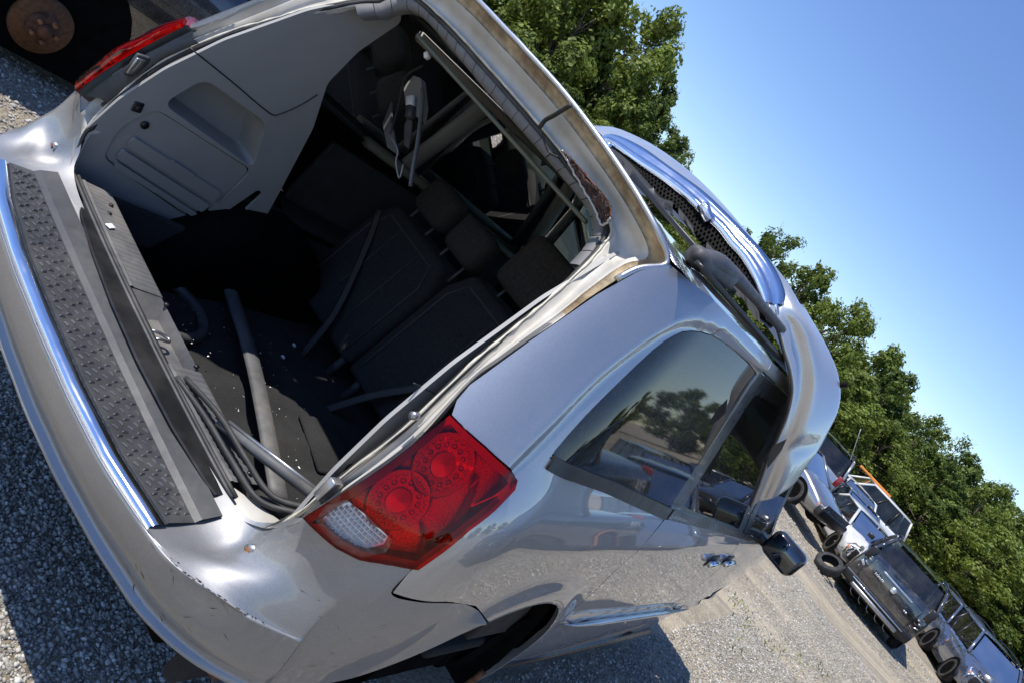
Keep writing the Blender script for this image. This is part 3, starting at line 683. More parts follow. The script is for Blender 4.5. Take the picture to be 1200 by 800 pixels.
def dent(p):
    p = Vector(p); k = math.exp(-((p.x-.83)**2+(p.z-.74)**2)/.004); p.y += .006*k
    p.y += .0016*math.sin(p.x*23+p.z*17)*math.sin(p.x*11)
    return p
rows = [[dent(p) for p in r] for r in rows]
BUMP = grid('rear_bumper', rows, MT['silver_bumper'], VAN)
# sculpted band of dark scratches
vs = []; fs = []
def bumper_pt(i, j, o=.0006):
    i = max(0, min(len(rows)-2, i)); j = max(0, min(len(rows[0])-2, j)); a, b = int(i), int(j); fi, fj = i-a, j-b
    p = (rows[a][b]*(1-fi)+rows[a+1][b]*fi)*(1-fj)+(rows[a][b+1]*(1-fi)+rows[a+1][b+1]*fi)*fj
    n = (rows[a+1][b]-rows[a][b]).cross(rows[a][b+1]-rows[a][b]).normalized()
    if n.dot(Vector(CAMP)-p) < 0: n = -n
    return p+n*o
def scratch(i0, j0, di, dj, wdt):
    b0 = len(vs); n = 6
    for k in range(n+1):
        t = k/n; wv = wdt*math.sin(math.pi*min(1, t+.08))*(.6+.8*random.random()); a = bumper_pt(i0+di*t+random.uniform(-.05, .05), j0+dj*t)
        d = bumper_pt(i0+di*t, j0+dj*t+.2)-a; d.normalize()
        vs.extend([a-d*wv, a+d*wv])
    for k in range(n): fs.append((b0+2*k, b0+2*k+1, b0+2*k+3, b0+2*k+2))
mid = (len(full)//2)*5
for k in range(9): scratch(mid+24+random.uniform(-1, 6), random.uniform(13, 18), random.uniform(.3, 1.6), random.uniform(-.8, .6), random.uniform(.0003, .0008))
for k in range(10): scratch(mid+19+k*.8+random.uniform(-.3, .3), random.uniform(11.2, 12.6), random.uniform(.4, 1.0), random.uniform(-.2, .2), random.uniform(.0006, .0013))
for k in range(14): scratch(mid+16+random.uniform(-2, 10), random.uniform(14, 22), random.uniform(.3, 1.2), random.uniform(.2, 1.0), random.uniform(.0004, .0009))
for k in range(24): scratch(mid+random.uniform(20, 31), random.uniform(12.0, 13.2), random.uniform(.15, .5), random.uniform(-.15, .15), random.uniform(.0006, .0016))
for k in range(30): scratch(mid+random.uniform(-22, 20), random.uniform(11.6, 12.8), random.uniform(.1, .4), 0, random.uniform(.0004, .0011))
for k in range(22): scratch(mid+34+random.uniform(-3, 22), random.uniform(5, 20), random.uniform(.3, 1.5), random.uniform(-.5, .5), random.uniform(.0003, .0006))
o = mesh('scratches', vs, fs, MT['mesh_black'], BUMP); o['kind'] = 'stuff'
# step pad with raised tread and chrome strip; strips follow the bumper's stations 0..3.0
def along(xs):   # plan line of the bumper at half-width x: returns ridge y, foot y
    a = abs(xs)
    return lerp([(0, -.040), (.22, -.036), (.42, -.018), (.60, .020), (.69, .052)], a), lerp([(0, .180), (.42, .185), (.60, .190)], a)
XS = [(-.595+i*1.19/48) for i in range(49)]
rows = []
for x in XS:
    r, f = along(x); w0 = r+.043
    rows.append([Vector((x, w0, .609)), Vector((x, w0+.003, .6205)), Vector((x, .118+.012*(x/.6)**2, .6235)), Vector((x, .130+.012*(x/.6)**2, .634)), Vector((x, f-.004, .6495)), Vector((x, f-.001, .640))])
PAD = grid('step_pad', rows, MT['pad'], BUMP, smooth=False)
rows = [[Vector((x, along(x)[0]+dy, z)) for dy, z in ((.004, .605), (.005, .6125), (.018, .6185), (.034, .6195), (.043, .6180), (.045, .608))] for x in [-.598+i*1.196/60 for i in range(61)]]
grid('chrome_strip', rows, MT['chrome'], BUMP)
rows = []
for i in range(45):
    x = -.50+i*1.04/44; f = lerp([(-.5, .232), (-.42, .190), (-.25, .166), (-.05, .150), (.15, .146), (.35, .156), (.50, .178), (.60, .206), (.65, .225)], x)
    rows.append([Vector((x, f, .6505)), Vector((x, f+.006, .6525)), Vector((x, .243+.012*(x/.6)**2, .654))])
grid('trough_shade', rows, MT['blackp'], BUMP, smooth=False)  # black sheet standing in for the shaded trough behind the step pad
vs = []; fs = []
for j in range(5):
    for i in range(46):
        x = -.575+i*.0255+(j % 2)*.0128; 
        if abs(x) > .585: continue
        r, f = along(x); y0, y1 = r+.053, .112+.012*(x/.6)**2; y = y0+(y1-y0)*(j+.3)/4.6
        b0 = len(vs); rot_ =  random.uniform(-.15, .15)+(.5 if (i+j) % 2 else -.5); L_, W_ = .0075, .0022
        for dx, dy, dz in ((-L_, -W_, 0), (L_, -W_, 0), (L_, W_, 0), (-L_, W_, 0), (-L_*.6, 0, .0042), (L_*.6, 0, .0042)):
            vs.append((x+dx*math.cos(rot_+1.2)-dy*math.sin(rot_+1.2), y+dx*math.sin(rot_+1.2)+dy*math.cos(rot_+1.2), .6222+.0012*(y-y0)/(y1-y0+1e-6)+dz))
        fs += [(b0, b0+1, b0+5, b0+4), (b0+2, b0+3, b0+4, b0+5), (b0+1, b0+2, b0+5), (b0+3, b0, b0+4)]
o = mesh('tread_ridges', vs, fs, MT['plastic_worn'], PAD); o['kind'] = 'stuff'
# fastener holes at both bumper corners
for sg in (1, -1):
    o = tube('fastener', [(sg*.700, .190, .664), (sg*.700, .218, .671)], [.016, .012], MT['steel'], BUMP, 14)
    tube('fastener_hole', [(sg*.700, .186, .663), (sg*.700, .190, .664)], .010, MT['rust'], BUMP, 12)
# ---------------- jamb around the opening
OPN = [(0, .222, .600), (.30, .224, .602), (.52, .230, .608), (.60, .236, .625), (.640, .240, .655), (.668, .238, .70), (.686, .237, .772), (.689, .248, .909), (.687, .284, 1.064), (.651, .354, 1.246), (.634, .395, 1.318), (.618, .434, 1.384), (.603, .469, 1.446), (.564, .544, 1.558), (.529, .585, 1.614), (.505, .592, 1.642), (.44, .592, 1.664), (.30, .586, 1.675), (.15, .578, 1.682), (0, .572, 1.686)]
OUT = [(0, .200, .640), (.30, .202, .640), (.52, .206, .640), (.60, .218, .655), (.655, .222, .69), (.69, .215, .73), (.737, .188, .815)] + [tuple(S0(u-.004, v, -.007)) for u, v in ((.728, .93), (.748, 1.07), (.745, 1.228), (.758, 1.30), (.773, 1.37), (.790, 1.44), (.809, 1.536), (.838, 1.63), (.882, 1.70))] + [(.62, .556, 1.722), (.45, .538, 1.757), (.22, .519, 1.784), (0, .512, 1.792)]
def full_loop(P):
    R = catmull(P, 6); L_ = [Vector((-p.x, p.y, p.z)) for p in R[::-1]]
    return R[:-1]+L_[:-1]
LO, LI = full_loop(OUT), full_loop(OPN)
for p_ in LO+LI:
    if p_.z > 1.6: p_.z += .020*sstep(.05, -.45, p_.x)
PROF = [(0, 0), (.04, .010), (.08, .022), (.22, .026), (.27, .010), (.34, .006), (.40, .024), (.74, .030), (.80, .008), (.86, .004), (.93, .012), (1.0, .014), (1.0, .030)]
JF = []
for i in range(len(LO)):
    a, b = LO[i], LI[i]; r = []
    for t, dp in PROF:
        p = a.lerp(b, t); k = 1 if a.z > .8 else .35
        r.append(Vector((p.x, p.y+dp*k*(1 if a.z < 1.5 else .8), p.z-(dp*.5 if a.z > 1.6 else 0))))
    JF.append(r)
JF.append(JF[0])
grid('tailgate_jamb', [r[4:] for r in JF], MT['jamb'], VAN, flip=True)
top = [r for r in JF[:-1] if r[0].z > 1.44]
grid('roof_gutter', [r[:5] for r in top], MT['jamb_rust'], VAN, flip=True)
b1 = []; 
lowr = [r[:5] for r in JF if r[0].x > 0 and r[0].z <= 1.46]; lowl = [r[:5] for r in JF if r[0].x < 0 and r[0].z <= 1.46]
grid('jamb_edge', lowr, MT['jamb'], VAN, flip=True); grid('jamb_edge', lowl, MT['jamb'], VAN, flip=True)
# ragged sealer line, welded flange and rubber seal round the opening
def ribbon(name, k, r, mat, lo=0, hi=None, wob=.0, par=VAN):
    P = []
    for i, rr_ in enumerate(JF[lo:hi]):
        p = rr_[k].copy(); p += Vector((math.sin(i*1.7)*wob, -.004, math.cos(i*2.3)*wob)); P.append(p)
    return tube(name, P, [r*(1+(.35*math.sin(i*1.3) if wob else 0)) for i in range(len(P))], mat, par, 6, up=(0, 1, 0))
ribbon('sealer_bead', 9, .0032, MT['cream'], wob=.0006)
ribbon('weld_flange', 11, .0035, MT['cream'], wob=.0005)
ribbon('opening_seal', 10, .008, MT['rubber'])
# grey header trim in short segments over the top of the opening, and arcs at both corners
hi_ = [i for i in range(len(LI)) if LI[i].z > 1.53]
seq = [LI[i] for i in hi_]
dense = []
for a, b in zip(seq, seq[1:]):
    for t in (0, .25, .5, .75): dense.append(a.lerp(b, t))
acc = [0]
for a, b in zip(dense, dense[1:]): acc.append(acc[-1]+(b-a).length)
ctr = Vector((0, .50, 1.2)); nseg = 24
for sgm in range(nseg):
    lo_, hi2 = acc[-1]*sgm/nseg+.0012, acc[-1]*(sgm+1)/nseg-.0012; R_ = []
    for q in range(4):
        tt = lo_+(hi2-lo_)*q/3; i = max(0, min(len(acc)-2, next((k for k in range(len(acc)-1) if acc[k+1] >= tt), len(acc)-2)))
        p = dense[i].lerp(dense[i+1], (tt-acc[i])/(acc[i+1]-acc[i]+1e-9)); d = (ctr-p); d.y = 0; d.normalize()
        jz = random.uniform(-.0007, .0007)
        R_.append([p+Vector((0, .004+jz, 0)), p+d*.004+Vector((0, -.002+jz, 0)), p+d*.031+Vector((0, .008+jz, 0)), p+d*.035+Vector((0, .020, 0)), p+d*.031+Vector((0, .045, 0))])
    grid('header_trim', R_, MT['trimhead'], VAN, flip=True)
# metal strip along the roof rim
rim = [Vector((p[0].x, p[0].y-.002, p[0].z+.003)) for p in JF if p[0].z > 1.58]
tube('roof_rim', rim, .0075, MT['silver_worn'], VAN, 8, up=(0, 1, 0))
# rust hole at the right upper corner with crumbled foam
bm = bmesh.new(); pr = [(.30, .552, 1.690), (.36, .546, 1.694), (.43, .545, 1.692), (.495, .548, 1.688), (.530, .552, 1.668), (.515, .572, 1.640), (.46, .570, 1.656), (.37, .562, 1.674)]
vs = []; fs = []
Pm = catmull(pr[:5], 8); Pn = catmull([pr[0], pr[7], pr[6], pr[5], pr[4]], 8)
R_ = []
for a, b in zip(Pm, Pn):
    R_.append([a.lerp(b, t)+Vector((random.uniform(-.002, .002), random.uniform(-.012, .004)*(1 if 0 < t < 1 else 0), random.uniform(-.003, .003))) for t in [k/6 for k in range(7)]])
grid('rusted_foam', R_, MT['foam'], VAN, smooth=False)
tube('torn_edge', [p+Vector((random.uniform(-.002, .002), -.006, random.uniform(-.002, .002))) for p in Pm], .0018, MT['rustdark'], VAN, 5)
tube('torn_edge', [p+Vector((random.uniform(-.002, .002), -.006, random.uniform(-.002, .002))) for p in Pn], .003, MT['jamb'], VAN, 5)
# black wiring loop over the header
tube('cable', catmull([(.205, .548, 1.690), (.212, .535, 1.712), (.235, .515, 1.735), (.262, .492, 1.768), (.270, .487, 1.778)], 5), .006, MT['rubber'], VAN, 7)
tube('cable', catmull([(.205, .548, 1.690), (.25, .552, 1.672), (.27, .560, 1.665), (.30, .556, 1.672)], 5), .003, MT['rubber'], VAN, 6)
# bracket in the left jamb
rbox('hinge_bracket', (-.702, .232, 1.00), (.012, .045, .075), MT['plastic'], VAN, .003, 1, rot=(.1, 0, .3))
rbox('bracket_plate', (-.690, .225, 1.00), (.008, .030, .055), MT['steel'], VAN, .002, 1, rot=(.1, 0, .3))
tube('jamb_screw', [(.703, .268, 1.115), (.703, .250, 1.112)], .009, MT['steel'], VAN, 10)
rbox('jamb_clip', (.712, .215, .885), (.022, .03, .055), MT['steel'], VAN, .002, 1)
# ---------------- roof, windscreen, bonnet, nose
us = [.882, .95, 1.02, 1.1]
rows = []
for i in range(41):
    y = .515+i*(2.85-.515)/40; r = []
    for j in range(21):
        s = -1+j/10; x = s*.70
        zr = 1.790-.090*(abs(s)**2.3)+.020*sstep(.05, -.45, x)-.034*sstep(.56, 1.15, y)
        yy = y+ (.07*s*s if i == 0 else .07*s*s*(1-i/40))
        zr += .003*math.sin(s*math.pi*3.5)*sstep(.9, .6, abs(s))*sstep(.55, .9, y)
        r.append(Vector((x, yy, zr-.03*sstep(2.4, 2.9, y))))
    rows.append(r)
grid('roof', rows, MT['silver'], VAN, flip=False)
grid('headliner', [[p+Vector((0, .04 if i else .06, -.05)) for p in r] for i, r in enumerate(rows[::4])], MT['trim'], VAN, flip=True)
for sg in (1, -1):
    grid('roof_drip_channel', [[Vector((sg*.698, y, z)), Vector((sg*.715, y, z-.008)), Vector((sg*.735, y, z-.004)), Vector((sg*.752, y, z+.004))] for y, z in ((.60, 1.722), (1.2, 1.725), (2.0, 1.728), (2.85, 1.71))], MT['blackp'], VAN, flip=sg < 0)
rows = []
for i in range(9):
    t = i/8; y = 2.86+t*1.12; z = 1.745-t*.72-.04*math.sin(math.pi*t)*0; wv = .70+.13*t
    rows.append([Vector((wv*s, y+.10*(1-s*s), z+.03*(1-s*s))) for s in [-1+k/6 for k in range(13)]])
grid('windscreen', rows, MT['glass_green'], VAN)
for sg in (1, -1):
    tube('windscreen_pillar', [Vector((sg*(.72+.13*t), 2.86+t*1.12, 1.735-t*.72)) for t in (0, .25, .5, .75, 1)], .032, MT['silver'], VAN, 8)
rows = []
for i in range(9):
    t = i/8; y = 4.02+t*.95; z = 1.03-.16*t-.10*t**3
    rows.append([Vector(((.86-.10*t)*s, y+.12*(1-s*s), z+.05*(1-s*s))) for s in [-1+k/6 for k in range(13)]])
grid('bonnet', rows, MT['silver'], VAN)
rbox('cowl', (0, 3.98, 1.0), (1.66, .22, .06), MT['blackp'], VAN, .02)
rbox('radiator_support', (0, 4.86, .52), (1.5, .10, .42), MT['dark'], VAN, .03)
rbox('crash_beam', (0, 4.98, .50), (1.2, .06, .12), MT['steel'], VAN, .02)
# underbody
rbox('floor_pan', (0, 2.75, .27), (1.70, 4.2, .10), MT['dark'], VAN, .02, 1)
rbox('floor_pan_rear', (0, .60, .33), (1.16, .62, .07), MT['dark'], VAN, .02, 1)
rbox('rear_crossmember', (0, .22, .46), (1.45, .06, .16), MT['rustdark'], VAN, .01, 1)
rbox('engine_bulk', (0, 4.35, .55), (1.15, .80, .65), MT['dark'], VAN, .05, 1)
for sg in (1, -1):
    rbox('inner_sill', (sg*.80, 2.6, .30), (.12, 2.5, .16), MT['dark'], VAN, .01, 1)
    rbox('frame_rail', (sg*.66, .55, .42), (.10, .75, .14), MT['dark'], VAN, .01, 1)
# rusty rear suspension seen under the bumper
tube('axle_beam', [(-.80, 1.03, .30), (.80, 1.03, .30)], .05, MT['rustdark'], VAN, 10)
for sg in (1, -1):
    tube('brake_drum', [(sg*.72, 1.03, .30), (sg*.80, 1.03, .30)], .13, MT['dark'], VAN, 20)
    tube('shock_absorber', [(sg*.82, .86, .26), (sg*.80, .72, .60)], .03, MT['rustdark'], VAN, 10)
tube('exhaust_pipe', catmull([(.35, 1.5, .22), (.40, 1.0, .26), (.55, .6, .28), (.62, .34, .27)], 5), .03, MT['rustdark'], VAN, 10)
rbox('hanging_bracket', (.74, .50, .36), (.05, .34, .05), MT['rustdark'], VAN, .004, 1, rot=(.2, 0, .2))
rbox('hanging_bracket', (.80, .62, .40), (.03, .22, .09), MT['steel'], VAN, .004, 1, rot=(-.2, 0, .1))
tube('brake_hose', catmull([(.78, .45, .42), (.86, .55, .30), (.82, .72, .28), (.86, .85, .38)], 6), .008, MT['rubber'], VAN, 6)
# ============================================================ cabin seen through the opening
def T(y, z, k=0): return Vector((-(.67-.13*(z-.9))+k, y, z))
def TP(poly, mat, name, k=0, holes=(), par=VAN, fl=.01, h=.05, sgn=1):
    return patch(name, poly, mat, par, lambda a, b: T(a, b, k), holes, h=h, flange=fl, sgn=sgn, he=.02)
cub = round_poly(TR_CUB, .04); vent = round_poly([(.329, .699), (.299, .817), (.335, .929), (.757, .899), (.765, .70), (.745, .636), (.697, .626)], .035)
slot = round_poly([(.803, .64), (.838, .845), (.868, .835), (.872, .63)], .015)
trim_out = round_poly([(.275, .585), (.371, .600), (.588, .566), (.82, .548), (1.045, .548), (.92, .86), (.80, 1.144), (.70, 1.30), (.69, 1.444), (.72, 1.60), (.66, 1.64), (.597, 1.625), (.455, 1.44), (.335, 1.22), (.270, 1.05), (.236, .90), (.228, .75), (.245, .66)], .02)
for sg in (1, -1):
    P_ = TP(trim_out, MT['trim'], 'quarter_trim', 0, [cub, vent, slot], sgn=sg)
    # cubby with real depth
    R_ = []
    for k in (0, .05, .11):
        R_.append([T(a, b, -k) for a, b in [(c[0]+(.547-c[0])*k*1.2, c[1]+(1.0-c[1])*k*1.2) for c in cub+cub[:1]]])
    R_ = [[Vector((p.x*sg, p.y, p.z)) for p in r] for r in R_]
    grid('cubby', R_, MT['trim'], P_, flip=sg > 0, smooth=False)
    patch('cubby_back', [(c[0]+(.547-c[0])*.13, c[1]+(1.0-c[1])*.13) for c in cub], MT['trim'], P_, lambda a, b: T(a, b, -.108), h=.06, flange=0, sgn=sg)
    # access panel with ribs
    V_ = TP(grow(vent, -.004), MT['trim'], 'access_panel', -.006, [], P_, .012, sgn=sg)
    for (a, b), (c, d), (e_, f_), (g_, h_) in (((.350, .812), (.352, .775), (.738, .722), (.732, .772)), ((.353, .758), (.356, .722), (.735, .668), (.738, .708)), ((.362, .712), (.372, .690), (.72, .638), (.73, .655))):
        TP(round_poly([(a, b), (c, d), (e_, f_), (g_, h_)], .014), MT['trim'], 'rib', .009, [], V_, .012, sgn=sg)
    TP(round_poly([(.50, .800), (.505, .782), (.60, .770), (.597, .790)], .006), MT['trim'], 'latch', .010, [], V_, .008, sgn=sg)
    for y, z in ((.352, .862), (.735, .690)):
        p = T(y, z, .001); p.x *= sg
        tube('screw_hole', [p, p+Vector((.004*sg*-1, 0, 0))], .013, MT['blackp'], V_, 14)
    p = T(.292, .905, .002)
    rbox('power_socket', (p.x*sg, p.y, p.z), (.008, .030, .034), MT['blackp'], P_, .004, 2, rot=(.25, 0, 0))
    tube('socket_ring', [(p.x*sg+.003*sg*-1*-1, p.y, p.z), (p.x*sg+(.008 if sg > 0 else .008)*1, p.y, p.z)], .008, MT['rubber'], P_, 12)
    # panel joint in the pillar cover
    J = [T(a, b, .0012) for a, b in [(.275, 1.145), (.45, 1.128), (.625, 1.108), (.66, 1.125), (.69, 1.19), (.705, 1.25)]]
    tube('panel_joint', [Vector((q.x*sg, q.y, q.z)) for q in catmull(J, 4)], .0022, MT['blackp'], P_, 4)
    patch('slot_back', grow(slot, .01), MT['blackp'], P_, lambda a, b: T(a, b, -.05), h=.08, flange=0, sgn=sg)
    # arm rests and beige door tops further forward
    tube('window_ledge', [Vector((sg*.86, y, z)) for y, z in ((1.25, 1.16), (2.0, 1.135), (3.3, 1.05))], .035, MT['beige'], VAN, 10, flat=.6)
    tube('grab_rail', [Vector((sg*.72, y, 1.60)) for y in (.95, 1.6, 2.6)], .02, MT['trim'], VAN, 8)
    rbox('door_card', (sg*.89, 2.3, .78), (.03, 2.3, .60), MT['doorcard'], VAN, .01, 2)
    for y0, z0, y1, z1 in ((1.53, 1.18, 1.50, 1.60), (2.74, 1.12, 2.35, 1.62)):
        tube('pillar_cover', [Vector((sg*.87, y0, z0)), Vector((sg*.76, y1, z1))], .05, MT['trim'], VAN, 8, flat=.5, up=(1, 0, 0))
# floor, load well
rbox('load_floor', (0, 2.4, .40), (1.78, 2.7, .04), MT['carpet'], VAN, .01, 1)
rbox('well_floor', (0, .72, .345), (1.40, .80, .03), MT['carpet'], VAN, .01, 1)
rbox('well_wall', (0, .34, .47), (1.30, .03, .27), MT['plastic'], VAN, .01, 1)
for sg in (1, -1):
    rbox('well_side', (sg*.66, .70, .46), (.03, .80, .30), MT['carpet'], VAN, .01, 1)
    rbox('wheel_tub', (sg*.745, 1.02, .50), (.05, 1.55, .46), MT['carpet'], VAN, .02, 2)
    rbox('wheel_tub_top', (sg*.82, 1.25, .770), (.20, .98, .03), MT['carpet'], VAN, .01, 1)
rows = []
for i in range(30):
    x = -.60+i*1.24/29; wv = .012*math.sin(i*1.3)
    rows.append([Vector((x, .70+.03*math.sin(i*.8), .365)), Vector((x, .80+.02*math.cos(i*.5), .385+wv)), Vector((x, .95, .40+wv)), Vector((x, 1.08, .425))])
grid('carpet_flap', rows, MT['carpet'], VAN)
# bright threshold bar across the well
cr_ = catmull([(-.735, 1.055, .46), (-.665, 1.020, .462), (-.55, .985, .462), (-.245, .905, .462), (.06, .795, .462), (.367, .680, .455)], 5)
tube('threshold_bar', cr_, .034, MT['plastic_worn'], VAN, 8, flat=.45)
# sill cover: ribbed plate with latch pocket
def sillrows(x0, x1, n):
    R_ = []
    for i in range(n+1):
        x = x0+(x1-x0)*i/n; a = abs(x)
        yo = .246+.02*(a/.6)**2; yi = .350+.012*(a/.6)**2
        rz = .0022*(1 if (i % 3) == 0 else 0)
        R_.append([Vector((x, yo-.018, .640)), Vector((x, yo-.012, .654)), Vector((x, yo, .657)), Vector((x, yo+.006, .656-rz)), Vector((x, yi-.01, .652-rz)), Vector((x, yi, .648)), Vector((x, yi+.004, .61))])
    return R_
SILL = grid('sill_cover', sillrows(-.60, -.145, 66), MT['plastic_worn'], VAN, smooth=False)
grid('sill_cover', sillrows(.135, .50, 54), MT['plastic_worn'], VAN, smooth=False)
# latch pocket between them
pk = [Vector((-.145, .232, .652)), Vector((-.145, .345, .648)), Vector((.135, .345, .648)), Vector((.135, .232, .652))]
fl_ = [Vector((-.075, .246, .600)), Vector((-.09, .338, .612)), Vector((.12, .338, .616)), Vector((.12, .246, .606))]
mesh('latch_pocket', pk+fl_, [(0, 1, 5, 4), (1, 2, 6, 5), (2, 3, 7, 6), (3, 0, 4, 7), (4, 5, 6, 7)], MT['plastic_worn'], VAN)
tube('striker', catmull([(.00, .262, .612), (.00, .262, .640), (.012, .300, .640), (.03, .300, .640), (.03, .262, .640), (.03, .262, .612)], 4), .0045, MT['steel'], VAN, 7)
for x, y in ((-.47, .30), (-.52, .325), (.30, .318), (.47, .33), (-.11, .343), (.12, .337)):
    tube('trim_hole', [(x, y, .650), (x, y, .6575)], .007, MT['blackp'], VAN, 10)
rbox('paper_scrap', (-.395, .272, .6600), (.018, .030, .002), MT['white_clip'], VAN, .0005, 1, rot=(0, 0, .5))
for dy, r, m in ((-.008, .006, 'rubber'), (-.022, .005, 'plastic')):
    pts = [Vector((-.615+i*1.16/30, .240+dy+.02*((-.615+i*1.16/30)/.6)**2, .652+(.01 if dy < -.04 else 0))) for i in range(31)]
    tube('sill_seal', pts, r, MT[m], VAN, 8)
# loose weatherstrip and strut lying in the right corner
tube('gas_strut', [(.325, .300, .665), (.60, .375, .745)], .0135, MT['plastic_worn'], VAN, 10)
tube('strut_rod', [(.34, .306, .685), (.61, .385, .762)], .0055, MT['steel'], VAN, 8)
for dz, dy in ((0, 0), (.018, .025)):
    tube('loose_seal', catmull([(.18, .245+dy, .655+dz*.2), (.32, .262+dy, .665+dz), (.45, .272+dy, .668+dz), (.56, .300+dy, .665+dz), (.625, .36+dy, .70+dz)], 8), .0075, MT['rubber'], VAN, 8)
tube('corner_hose', catmull([(.50, .36, .62), (.56, .34, .655), (.60, .38, .66), (.62, .44, .62)], 8), .014, MT['rubber'], VAN, 10)
rbox('sheet_scrap', (.575, .285, .645), (.13, .05, .004), MT['jamb'], VAN, .001, 1, rot=(.3, -.2, .5))
# speaker ring in the well
ring = [(-.50+.17*math.cos(a), .68+.17*math.sin(a), .40) for a in [2*math.pi*k/32 for k in range(33)]]
tube('spare_ring', ring, .020, MT['plastic'], VAN, 8, cap=False)
# debris
vs = []; fs = []
for k in range(260):
    x, y = random.uniform(-.55, .58), random.uniform(.36, 1.15); z = .364 if y < .7 else .40
    s = random.uniform(.0012, .005); b0 = len(vs)
    for q in range(4): vs.append((x+random.uniform(-s, s), y+random.uniform(-s, s), z+.02+random.uniform(0, s)))
    fs += [(b0, b0+1, b0+2), (b0, b0+2, b0+3), (b0+1, b0+3, b0+2)]
o = mesh('glass_crumbs', vs, fs, MT['white_clip'], VAN); o['kind'] = 'stuff'
# seats
def soft(name, pts, thick, mat, par, lev=2):
    """cushion from an outline in x,z extruded in y, rounded"""
    bm = bmesh.new(); n = len(pts); y0, y1 = thick
    A = [bm.verts.new((x, y0+(z-.5)*TILT, z)) for x, z in pts]; B = [bm.verts.new((x, y1+(z-.5)*TILT, z)) for x, z in pts]
    bm.faces.new(A); bm.faces.new(B[::-1])
    for i in range(n): bm.faces.new((A[i], B[i], B[(i+1) % n], A[(i+1) % n]))
    bmesh.ops.recalc_face_normals(bm, faces=bm.faces)
    bmesh.ops.bevel(bm, geom=bm.edges[:], offset=.028, segments=3, affect='EDGES', profile=.5)
    return from_bm(name, bm, mat, par, True)
TILT = .16
def seat(x0, x1, y, ztop, group_x, hr=(0,), hrw=.10, hh=.165):
    st = soft('seat_back', [(x0, .52), (x0-.0, ztop-.12), (x0+.05, ztop), (x1-.05, ztop), (x1, ztop-.12), (x1, .52)], (y-.055, y+.09), MT['fabric'], VAN)
    rbox('seat_cushion', ((x0+x1)/2, y+.33, .58), (x1-x0, .52, .16), MT['fabric'], VAN, .05, 3)
    sm_ = [(x0+.045, .56), (x0+.045, ztop-.13), (x0+.085, ztop-.045), (x1-.085, ztop-.045), (x1-.045, ztop-.13), (x1-.045, .56)]
    tube('seat_seam', [(a, y-.058+(b_-.5)*TILT, b_) for a, b_ in sm_], .0045, MT['belt'], st, 5)
    for t_ in (.36, .66): tube('seat_seam', [(x0+(x1-x0)*t_, y-.057+(b_-.5)*TILT, b_) for b_ in (.58, .8, ztop-.05)], .003, MT['belt'], st, 5)
    for sx in (x0+.06, x1-.06):
        tube('seat_leg', [(sx, y, .42), (sx, y+.02, .55)], .018, MT['plastic'], VAN, 8)
    for hx in hr:
        yy = y+(ztop-.5)*TILT
        rbox('headrest', (hx, yy+.03, ztop+.04+hh*.5), (hrw*2, .12, hh), MT['fabric2'], VAN, .045, 4, rot=(-.1, 0, 0))
        for s in (-.06, .06): tube('headrest_post', [(hx+s, yy, ztop-.04), (hx+s, yy+.02, ztop+.06)], .007, MT['plastic'], VAN, 6)
    return st
seat(-.76, -.275, 1.42, 1.055, 0, (-.60, -.36))
seat(-.262, .50, 1.42, 1.13, 0, (-.045, .30), .135, .25)
seat(-.72, -.30, 2.45, 1.10, 0, (-.51,)); seat(.28, .72, 2.45, 1.10, 0, (.50,))
seat(-.66, -.16, 3.1, 1.12, 0, (-.41,)); seat(.16, .66, 3.1, 1.12, 0, (.41,))
# straps, clips and rails under the third row
tube('seat_strap', catmull([(-.40, 1.30, .42), (-.46, 1.34, .62), (-.62, 1.40, .85), (-.73, 1.43, .985)], 6), .017, MT['belt'], VAN, 6, flat=.12, up=(0, 1, 0))
tube('seat_strap', catmull([(-.13, 1.25, .37), (-.06, 1.32, .56), (.02, 1.36, .70), (.09, 1.37, .80)], 6), .016, MT['belt'], VAN, 6, flat=.12, up=(0, 1, 0))
for x, y, z in ((-.435, 1.27, .40), (-.34, 1.15, .40), (-.125, 1.235, .375)):
    rbox('strap_clip', (x, y, z+.03), (.018, .008, .014), MT['white_clip'], VAN, .003, 1, rot=(.4, .2, .5))
rbox('stow_flap', (.10, 1.10, .43), (.26, .16, .02), MT['carpet'], VAN, .008, 1, rot=(.1, .05, -.2))
# hanging pillar cover with white clip
def flat_piece(name, pts, y, mat, th=.012, par=VAN, bend=.0):
    bm = bmesh.new(); n = len(pts); A = [bm.verts.new((x, y+bend*(x+.5)**2, z)) for x, z in pts]; B = [bm.verts.new((x, y+th+bend*(x+.5)**2, z)) for x, z in pts]
    bm.faces.new(A); bm.faces.new(B[::-1])
    for i in range(n): bm.faces.new((A[i], B[i], B[(i+1) % n], A[(i+1) % n]))
    bmesh.ops.recalc_face_normals(bm, faces=bm.faces)
    return from_bm(name, bm, mat, par)
pc = flat_piece('hanging_pillar_cover', [(-.668, 1.492), (-.634, 1.505), (-.585, 1.478), (-.54, 1.452), (-.50, 1.41), (-.60, 1.405), (-.665, 1.44)], 1.0, MT['trim'], .03)
tube('cover_edge', catmull([(-.585, .99, 1.485), (-.545, .985, 1.46), (-.44, .98, 1.37), (-.375, .98, 1.30), (-.325, .985, 1.245)], 5), .010, MT['trimhead'], VAN, 8, flat=.6)
flat_piece('hanging_flap', [(-.662, 1.375), (-.60, 1.33), (-.47, 1.275), (-.53, 1.262), (-.62, 1.30)], 1.0, MT['plastic_worn'], .01)
flat_piece('belt_guide', [(-.56, 1.418), (-.50, 1.372), (-.45, 1.32), (-.475, 1.315), (-.535, 1.36)], .99, MT['steel'], .006)
rbox('white_clip', (-.572, .975, 1.430), (.040, .02, .030), MT['white_clip'], VAN, .005, 2, rot=(0, .7, 0))
